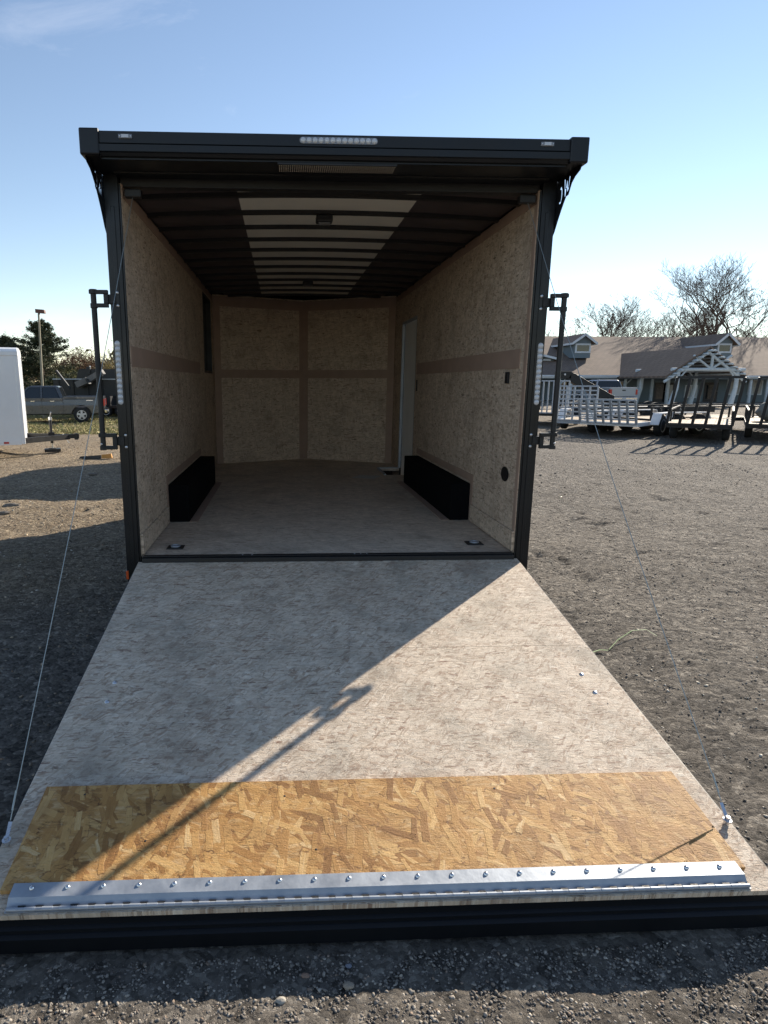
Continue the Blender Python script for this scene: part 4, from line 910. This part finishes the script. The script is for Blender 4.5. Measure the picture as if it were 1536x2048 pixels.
# portico
YP = 39.6
pk = ypt(1420, 692, YP); eL = ypt(1330, 752, YP); eR = Vector((2*pk.x-eL.x, YP, eL.z)); bm = ypt(1418, 739, YP)
ybk = YE+(pk.z-ZE)/(ZR-ZE)*(YR-YE)
for s, e in ((-1, eL), (1, eR)):
    yb = YE-.02
    q = [Vector((pk.x, YP-.1, pk.z)), Vector((e.x, YP-.1, e.z)), Vector((e.x, yb, e.z)), Vector((pk.x, ybk, pk.z))]
    b = MB(); b.hexa([k-Vector((0, 0, .12)) for k in q]+q); hp(b, 'portico_roof', M_shingle)
    for k in range(9):
        t = (k+.3)/9; c0 = Vector((pk.x, YP-.55, pk.z-.25)).lerp(Vector((e.x, YP-.55, e.z-.22)), t); b = MB(); b.cyl(c0, c0+Vector((0, 6.2, 0)), .07, n=8); hp(b, 'purlin', M_logs)
    b = MB(); b.cyl(Vector((pk.x, YP+.05, pk.z-.42)), Vector((e.x, YP+.05, e.z-.40)), .10, n=8); hp(b, 'rafter_log', M_logs, smooth=True)
xl, xr = xat(1352, YP+.05), xat(1470, YP+.05)
for yy in (YP+.05, YP+4.5):
    b = MB(); b.cyl((xl-.5, yy, bm.z), (xr+.5, yy, bm.z), .12, n=10); hp(b, 'tie_beam', M_logs, smooth=True)
    for x, o in ((xl, -.18), (xr, .12)):
        b = MB(); b.cyl((x-(.35 if x == xl else .25), yy, 0), (x, yy, bm.z*.5), .20, .15, n=10); b.cyl((x, yy, bm.z*.5), (x+.02, yy, bm.z-.1), .15, .13, n=10); hp(b, 'porch_post', M_logs, smooth=True)
        sg = 1 if x == xl else -1
        b = MB(); b.cyl((x, yy, bm.z-.75), (x+sg*.55, yy, bm.z-.08), .06, n=8); hp(b, 'knee_brace', M_logs, smooth=True)
xm = (xl+xr)/2
b = MB(); b.cyl((xm+.2, YP+.05, bm.z+.1), (xm+.2, YP+.05, pk.z-.5), .10, n=8); hp(b, 'king_post', M_logs, smooth=True)
for s in (-1, 1):
    b = MB(); b.cyl((xm+.2+s*.1, YP+.05, bm.z+.1), (xm+.2+s*1.35, YP+.05, bm.z+.95), .08, n=8); hp(b, 'truss_strut', M_logs, smooth=True)
b = MB(); b.box(xl-1.2, xr+1.2, YP-.2, YE+.05, 0, .06); hp(b, 'portico_slab', bpy.data.materials['porch_concrete'])
b = MB(); x = (xl+xr)/2; b.cyl((x, YP+4.5, 0), (x, YP+4.5, bm.z), .13, n=8); hp(b, 'porch_post', M_logs)

# ------------------------------------------------------------------ trees
def bare_tree(name, label, loc, H, spread, seed, m, trunk=.22, depth=6, split=3, lean=0, group=None, leaves=None, nleaf=0, forks=1):
    t = thing(name, label, 'tree', loc, 0, group); rr = random.Random(seed); segs = []; tips = []
    def grow(p, d, L, r, lv):
        n = 3 if lv < 2 else 2; q = p
        for k in range(n):
            d2 = (d+Vector((rr.gauss(0, .10), rr.gauss(0, .10), rr.gauss(.03, .06)))).normalized(); q2 = q+d2*(L/n); ra = r*(1-.18*k/n); rb = r*(1-.18*(k+1)/n); segs.append((q, q2, ra, rb, lv)); q = q2; d = d2
            if lv >= 1 and lv < depth and rr.random() < .62:
                side = Vector((rr.gauss(0, 1), rr.gauss(0, 1), rr.gauss(.25, .5))).normalized(); grow(q, (d*.75+side*.75).normalized(), L*rr.uniform(.45, .7), rb*.5, lv+1+(rr.random() < .4))
        if lv >= depth: tips.append(q); return
        for k in range(split if lv == 0 else 2):
            a = rr.uniform(0, 2*pi); w = spread*(.9 if lv == 0 else .75); side = Vector((cos(a), sin(a), rr.uniform(-.1, .5)))
            grow(q, (d+side*w).normalized(), L*rr.uniform(.62, .88), r*.82*(.62 if k else .78), lv+1)
    for k in range(forks): grow(Vector((k*.3, 0, 0)), Vector((lean+.15*k, 0, 1)).normalized(), H*.26, trunk*(1 if k == 0 else .7), 0)
    zmax = sorted(s[1].z for s in segs)[int(len(segs)*.985)]; sc = H/zmax
    for nm, f in (('trunk', lambda lv: lv <= 0), ('crown', lambda lv: lv > 0)):
        b = MB()
        for (a, c, ra, rb, lv) in segs:
            if f(lv): b.cyl(a*sc, c*sc, max(ra, .010)*sc, max(rb, .008)*sc, n=8 if lv == 0 else (5 if lv < 3 else 3), cap=False)
        b.build(nm, m, t, smooth=True)
    if leaves is not None and nleaf:
        pts = np.array([tuple(q*sc) for q in tips]); leaf_cloud('leaves', pts, nleaf, .35, .05, leaves, t, seed)
    return t
def leaf_cloud(name, centers, n, spreadr, size, cols, parent, seed, kind=None):
    r = np.random.default_rng(seed); c = centers[r.integers(0, len(centers), n)]+r.normal(0, spreadr, (n, 3))
    a = r.normal(0, 1, (n, 3)); a /= np.linalg.norm(a, axis=1)[:, None]; b = np.cross(a, r.normal(0, 1, (n, 3))); b /= np.linalg.norm(b, axis=1)[:, None]
    s = size*r.uniform(.5, 1.4, (n, 1)); co = np.stack([c-a*s, c+b*s*.6, c+a*s], 1).reshape(-1, 3); f = np.arange(3*n).reshape(-1, 3)
    cols = np.array(cols); tint = cols[r.integers(0, len(cols), n)]*r.uniform(.65, 1.3, (n, 1)); tint = np.repeat(tint, 3, 0)
    o = fast_mesh(name, co, f, M_leaf, tint=np.clip(tint, 0, 1)); o.parent = parent
    if kind: o['kind'] = kind
    return o
GT = 'bare trees behind the house'
def at(px, py, Y): q = ypt(px, py, Y); return q
q = at(1478, 530, 62); bare_tree('bare_tree', 'largest bare tree with a wide many limbed crown behind the house', (q.x, 62, 0), q.z+.2, .85, 12, M_bark, trunk=.24, depth=7, split=4, group=GT, forks=2)
q = at(1210, 598, 74); bare_tree('bare_tree', 'upright bare tree with an oval crown behind the roof beside the first dormer', (q.x, 74, 0), q.z-.3, .78, 5, M_bark, trunk=.17, depth=7, split=4, group=GT)
q = at(1264, 630, 76); bare_tree('bare_tree', 'low spreading bare tree with a few rusty leaves behind the roof middle', (q.x, 76, 0), q.z+.2, .7, 61, M_bark, trunk=.2, depth=7, split=4, group=GT, leaves=[(.16, .07, .03)], nleaf=900)
q = at(1330, 632, 84); bare_tree('bare_tree', 'faint pale bare tree behind the roof between the dormers', (q.x, 84, 0), q.z+.2, .65, 62, M_barkp, trunk=.2, depth=7, split=4, group=GT)
q = at(1112, 636, 80); bare_tree('bare_tree', 'pale bare tree behind the first dormer beside the lock bar', (q.x, 80, 0), q.z, .45, 17, M_barkp, trunk=.2, depth=6, split=4, group=GT)
q = at(1395, 615, 70); bare_tree('bare_tree', 'low twiggy bare tree with rusty leaves in front of the largest tree', (q.x, 70, 0), q.z-1.0, .9, 44, M_bark, trunk=.22, depth=7, split=4, group=GT, leaves=[(.17, .08, .035), (.12, .06, .03)], nleaf=1500)
q = at(1545, 640, 66); bare_tree('bare_tree', 'bare tree with rusty leaves at the photo edge behind the roof', (q.x, 66, 0), q.z+.2, .9, 52, M_bark, trunk=.22, depth=7, split=4, group=GT, leaves=[(.17, .08, .035)], nleaf=1500)
q = at(219, 668, 46); bare_tree('bare_tree', 'slim bare tree with pale twigs seen beside the left lock bar', (q.x, 46, -.5), q.z+.5, .35, 23, M_barkp, trunk=.10, depth=6, split=4, leaves=[(.28, .22, .10)], nleaf=500)
# spruce
def spruce(loc, H, R, seed, label):
    t = thing('spruce_tree', label, 'tree', loc); r = np.random.default_rng(seed)
    b = MB(); b.cyl((0, 0, 0), (0, 0, H*.97), .16, .02, n=8); b.build('trunk', M_bark, t, smooth=True)
    pts = []; b = MB()
    for k in range(150):
        z = H*(.06+.92*(k/150)**.9); rad = R*(1-z/H)**.75*r.uniform(.65, 1.15)+.12; a = r.uniform(0, 2*pi)
        tip = np.array([cos(a)*rad, sin(a)*rad, z+rad*r.uniform(-.05, .28)]); base = np.array([0, 0, z-.05]); b.cyl(base, tip, .022, .006, n=3, cap=False)
        for u in np.linspace(.15, 1, 12):
            c = base*(1-u)+tip*u; w = .30*(1-u*.75)*min(1, rad)
            for _ in range(5): pts.append(c+np.array([r.normal(0, w*.6), r.normal(0, w*.6), r.normal(0, .06)-.05*(1-u)]))
    b.build('branches', M_bark, t)
    leaf_cloud('foliage', np.array(pts), 46000, .055, .075, [(.040, .055, .030), (.060, .072, .036), (.030, .042, .026), (.10, .095, .045)], t, seed)
q = at(68, 640, 42); spruce((q.x+.3, 42, -.5), q.z+.5, 4.3, 3, 'dark green spruce behind the light pole and the pickup')
q = at(28, 672, 44); spruce((q.x-.6, 44, -.5), q.z+.5, 2.3, 13, 'shorter dark spruce half hidden behind the white trailer')
def round_tree(label, loc, H, R, cols, seed, n=9000, leaf=.09, zc=.6, cat='tree'):
    t = thing('autumn_tree', label, cat, loc); r = np.random.default_rng(seed); b = MB(); b.cyl((0, 0, 0), (0, 0, H*.5), .14, .09, n=8); b.build('trunk', M_bark, t)
    cs = []; b = MB()
    for k in range(60):
        d = r.normal(0, 1, 3); d /= np.linalg.norm(d); rr_ = r.uniform(.35, 1)**.5; c = np.array([0, 0, H*zc])+d*np.array([R, R, H*(1-zc)*.92])*rr_; c[2] = max(c[2], H*.22)
        cs.append(c); b.cyl((0, 0, H*.35), c, .035, .01, n=3, cap=False)
    b.build('branches', M_bark, t); leaf_cloud('crown', np.array(cs), n, R*.16, leaf, cols, t, seed); return t
q = at(158, 702, 72); round_tree('round reddish brown autumn tree in the distance left of the open trailer', (q.x, 72, -.5), q.z+.5, 2.6, [(.15, .075, .045), (.11, .065, .045), (.17, .11, .05)], 3, 16000, .10)
q = at(195, 722, 76); round_tree('low olive brown tree just beside the round reddish one', (q.x, 76, -.5), q.z+.5, 3.0, [(.17, .14, .06), (.13, .10, .05), (.2, .15, .06)], 4, 15000, .10)
q = at(112, 715, 50); round_tree('twiggy brown tree between the spruce and the round tree', (q.x, 50, -.5), q.z+.5-.4, 1.7, [(.15, .10, .06), (.10, .09, .04), (.13, .13, .05)], 5, 9000, .07)
q = at(135, 732, 48); round_tree('small yellow green bush tree beyond the dump trailer', (q.x, 48, -.5), q.z+.5, 1.2, [(.13, .14, .05), (.17, .16, .06)], 6, 6000, .06)
q = at(12, 672, 60); round_tree('golden yellow tree showing above the white trailer roof', (q.x, 60, -.5), q.z+.5, 2.6, [(.30, .20, .06), (.24, .17, .06), (.2, .12, .05)], 7, 9000, .08)
q = at(234, 722, 64); round_tree('yellow tree seen between the left lock bar and the post', (q.x, 64, -.5), q.z+.5, 2.2, [(.30, .22, .07), (.22, .17, .07)], 8, 9000, .09)
# distant woods
r = np.random.default_rng(77); cs = []
for k in range(900):
    a = r.uniform(-pi*.75, pi*.75); d = r.uniform(150, 210); cs.append((sin(a)*d, cos(a)*d, r.uniform(0, 7)*r.uniform(.5, 1)))
tag(leaf_cloud('distant_woods', np.array(cs), 60000, 2.4, .9, [(.13, .11, .09), (.10, .095, .07), (.15, .12, .08)], None, 5), 'hazy brown belt of far woods along the horizon', 'woods', kind='stuff')

# ------------------------------------------------------------------ gravel, weeds, debris
r = np.random.default_rng(5)
phi = (1+5**.5)/2
ico = np.array([(-1, phi, 0), (1, phi, 0), (-1, -phi, 0), (1, -phi, 0), (0, -1, phi), (0, 1, phi), (0, -1, -phi), (0, 1, -phi), (phi, 0, -1), (phi, 0, 1), (-phi, 0, -1), (-phi, 0, 1)])/1.902
icf = np.array([(0, 11, 5), (0, 5, 1), (0, 1, 7), (0, 7, 10), (0, 10, 11), (1, 5, 9), (5, 11, 4), (11, 10, 2), (10, 7, 6), (7, 1, 8), (3, 9, 4), (3, 4, 2), (3, 2, 6), (3, 6, 8), (3, 8, 9), (4, 9, 5), (2, 4, 11), (6, 2, 10), (8, 6, 7), (9, 8, 1)])
def scatter(n, x0, x1, y0, y1, smin, smax, pw=2.2):
    x = r.uniform(x0, x1, n); y = r.uniform(y0, y1, n); s = smin+(smax-smin)*r.random(n)**pw; return np.stack([x, y, s], 1)
P_ = [scatter(36000, -1.9, 1.8, -2.95, -2.36, .0015, .0065, 3), scatter(24000, 1.2, 5, -2.6, 2, .002, .007, 3), scatter(9000, 1.3, 9, 0, 9, .004, .012, 3), scatter(5000, -4.5, -1.2, -2.6, 4, .003, .013, 3), scatter(5000, -9, -1.4, 3, 14, .006, .020, 3), scatter(3000, 3, 20, 6, 20, .008, .025, 3), scatter(5200, 1.2, 10, -2.6, 9, .003, .010, 2), scatter(1500, -9, -1.3, 0, 12, .004, .014, 2)]
pale = np.concatenate([np.zeros(sum(len(q) for q in P_[:-2]), bool), np.ones(6700, bool)]); P_ = np.concatenate(P_); keep = ~((np.abs(P_[:, 0]) < 1.24) & (P_[:, 1] > -2.37) & (P_[:, 1] < 5)); P_ = P_[keep]; pale = pale[keep]; n = len(P_)
z = gheight(P_[:, 0], P_[:, 1])
rot = r.uniform(0, 2*pi, n); sx = P_[:, 2]*r.uniform(.8, 1.5, n); sy = P_[:, 2]*r.uniform(.7, 1.1, n); sz = P_[:, 2]*r.uniform(.35, .75, n)
v = ico[None]*(1+r.uniform(-.38, .30, (n, 12, 1)))*np.stack([sx, sy, sz], 1)[:, None]
X = v[..., 0]*np.cos(rot)[:, None]-v[..., 1]*np.sin(rot)[:, None]; Yv = v[..., 0]*np.sin(rot)[:, None]+v[..., 1]*np.cos(rot)[:, None]
tz = v[..., 2]+X*r.uniform(-.35, .35, (n, 1))+Yv*r.uniform(-.35, .35, (n, 1))
v = np.stack([X+P_[:, 0:1], Yv+P_[:, 1:2], tz+(z+sz*.12)[:, None]], -1).reshape(-1, 3)
f = (icf[None]+12*np.arange(n)[:, None, None]).reshape(-1, 3)
base = np.array([(.19, .168, .145), (.25, .222, .19), (.14, .125, .11), (.32, .285, .24), (.46, .41, .34), (.25, .19, .145)])
tn = base[r.choice(6, n, p=[.3, .28, .2, .12, .04, .06])]*r.uniform(.75, 1.25, (n, 1)); tn[P_[:, 0] < -1.2] *= np.array([1.2, 1.1, .95]); tn[pale] = np.array([.55, .50, .42])*r.uniform(.7, 1.2, (int(pale.sum()), 1))
tag(fast_mesh('gravel', v, f, M_stone, tint=np.repeat(tn, 12, 0)), 'loose grey gravel scattered over the yard', 'gravel', kind='stuff')
for k, (px, py, s, lab, c) in enumerate(((697, 1978, .013, 'pale tan pebble at the shadow edge below the ramp', (.30, .25, .19)), (611, 1956, .010, 'reddish brown pebble in the shadow edge below the ramp', (.26, .17, .12)), (562, 2008, .012, 'flat whitish pebble nearest the bottom edge below the ramp', (.36, .33, .28)), (697, 1935, .008, 'bluish pebble in the shade below the ramp', (.2, .21, .24)))):
    q = gpt(px, py); zz = float(gheight(np.array([q.x]), np.array([q.y]))[0]); o = lump('pebble', (q.x, q.y, zz-.003), s, mat('pebble_%d' % k, c, .8, vary=.2, vscale=60), k+3, lab, 'pebble', (1.2, .85, .5)); o['group'] = 'larger pebbles in front of the ramp'
def blades(name, n, region, hmin, hmax, cols, seed, label, cat='grass', flatness=.5, width=.004, clump=0):
    r = np.random.default_rng(seed)
    if clump:
        cc = np.stack([r.uniform(region[0], region[1], clump), r.uniform(region[2], region[3], clump)], 1); c2 = cc[r.integers(0, clump, n)]+r.normal(0, .35, (n, 2)); x, y = c2[:, 0], c2[:, 1]
    else: x = r.uniform(region[0], region[1], n); y = r.uniform(region[2], region[3], n)
    z = gheight(x, y); h = r.uniform(hmin, hmax, n); a = r.uniform(0, 2*pi, n); lean = r.uniform(.1, flatness*2, n)*h; w = width*r.uniform(.6, 1.5, n)
    px_ = -np.sin(a)*w; py_ = np.cos(a)*w
    b0 = np.stack([x-px_, y-py_, z], 1); b1 = np.stack([x+px_, y+py_, z], 1); mid = np.stack([x+np.cos(a)*lean*.4, y+np.sin(a)*lean*.4, z+h*.65], 1); tip = np.stack([x+np.cos(a)*lean, y+np.sin(a)*lean, z+h*.9], 1)
    co = np.stack([b0, b1, mid, tip], 1).reshape(-1, 3); i = 4*np.arange(n)[:, None]; f = np.concatenate([i+np.array([[0, 1, 2]]), i+np.array([[1, 3, 2]])], 0)
    cols = np.array(cols); tint = cols[r.integers(0, len(cols), n)]*r.uniform(.7, 1.3, (n, 1))
    return tag(fast_mesh(name, co, f, M_leaf, tint=np.repeat(np.clip(tint, 0, 1), 4, 0)), label, cat, kind='stuff')
blades('dry_grass', 80000, (-24, -4.5, 14.5, 38), .03, .15, [(.36, .29, .14), (.27, .25, .10), (.20, .22, .08), (.42, .35, .2)], 3, 'dry yellow green grass between the white trailer and the pickup', width=.012, clump=420)
blades('straw_litter', 7000, (-9, -1.4, 3.5, 14), .004, .02, [(.42, .34, .21), (.34, .27, .17)], 4, 'short straw litter on the tan dirt by the open trailer', width=.006, flatness=2.5)
# tumbleweed clump in the shade
q = gpt(25, 1128)
r = np.random.default_rng(8); b = MB()
for k in range(70):
    a = Vector((q.x+r.normal(0, .14), q.y+r.normal(0, .07), .0)); d = Vector((r.normal(0, .16), r.normal(0, .10), abs(r.normal(0, .05))+.01)); m_ = a+d*.5+Vector((0, 0, .02)); c_ = a+d
    b.cyl(a, m_, .0022, .0018, n=3, cap=False); b.cyl(m_, c_, .0018, .0008, n=3, cap=False)
tag(b.build('weed_clump', mat('dry_stalk', (.26, .22, .16), .9)), 'tangled clump of dead weeds in the shade left of the ramp', 'weeds')
# green grass blade by the ramp edge
b = MB(); pts = [gpt(1218, 1300), gpt(1235, 1288), gpt(1262, 1279), gpt(1290, 1277), gpt(1312, 1286)]; hs = [.0, .02, .035, .03, .012]
pts = [Vector((p.x, p.y, float(gheight(np.array([p.x]), np.array([p.y]))[0])+h+.004)) for p, h in zip(pts, hs)]
for k in range(4): b.bar(pts[k], pts[k+1], (.005, .007, .005, .003)[k], .0015)
tag(b.build('grass_blade', mat('green_blade', (.16, .26, .07), .6)), 'long green grass blade lying by the ramp edge', 'grass blade')
pts = [gpt(1186, 1304), gpt(1200, 1301), gpt(1216, 1303)]; pts = [Vector((p.x, p.y, float(gheight(np.array([p.x]), np.array([p.y]))[0])+.012)) for p in pts]; b = MB()
for k in range(2): b.bar(pts[k], pts[k+1], .008, .0015)
tag(b.build('grass_blade', bpy.data.materials['green_blade']), 'short green blade touching the ramp edge', 'grass blade')
# split wood debris far left
q = gpt(205, 917)
d = thing('broken_board', 'broken orange tinted board with dark splinters on the dirt beside the post', 'wood scrap', (q.x, q.y, 0))
b = MB(); b.hexa([(0, -.06, 0.01), (.22, -.05, .01), (.2, .08, .02), (.02, .07, .02), (0, -.06, .09), (.20, -.05, .11), (.18, .08, .10), (.02, .07, .08)]); b.build('board_end', mat('orange_wood', (.55, .27, .07), .7), d)
b = MB(); b.hexa([(-.5, -.05, 0.0), (-.03, -.05, .0), (-.03, .04, .0), (-.45, .05, .0), (-.46, -.04, .05), (-.02, -.04, .08), (-.03, .04, .07), (-.42, .04, .04)]); b.build('charred_end', M_blackm, d)
for k, (px, py, s) in enumerate(((25, 1015, .07), (8, 1028, .05), (185, 950, .05))):
    q = gpt(px, py); o = lump('rock', (q.x, q.y, -.01), s, mat('rock_%d' % k, (.16, .14, .12), .9, vary=.3, vscale=20, bump=.5), k+20, ('low brown rock at the near edge of the far shadow', 'small pointed rock left of the low brown rock', 'dark rock inside the far shadow band')[k], 'rock', (1.6, .8, .5))
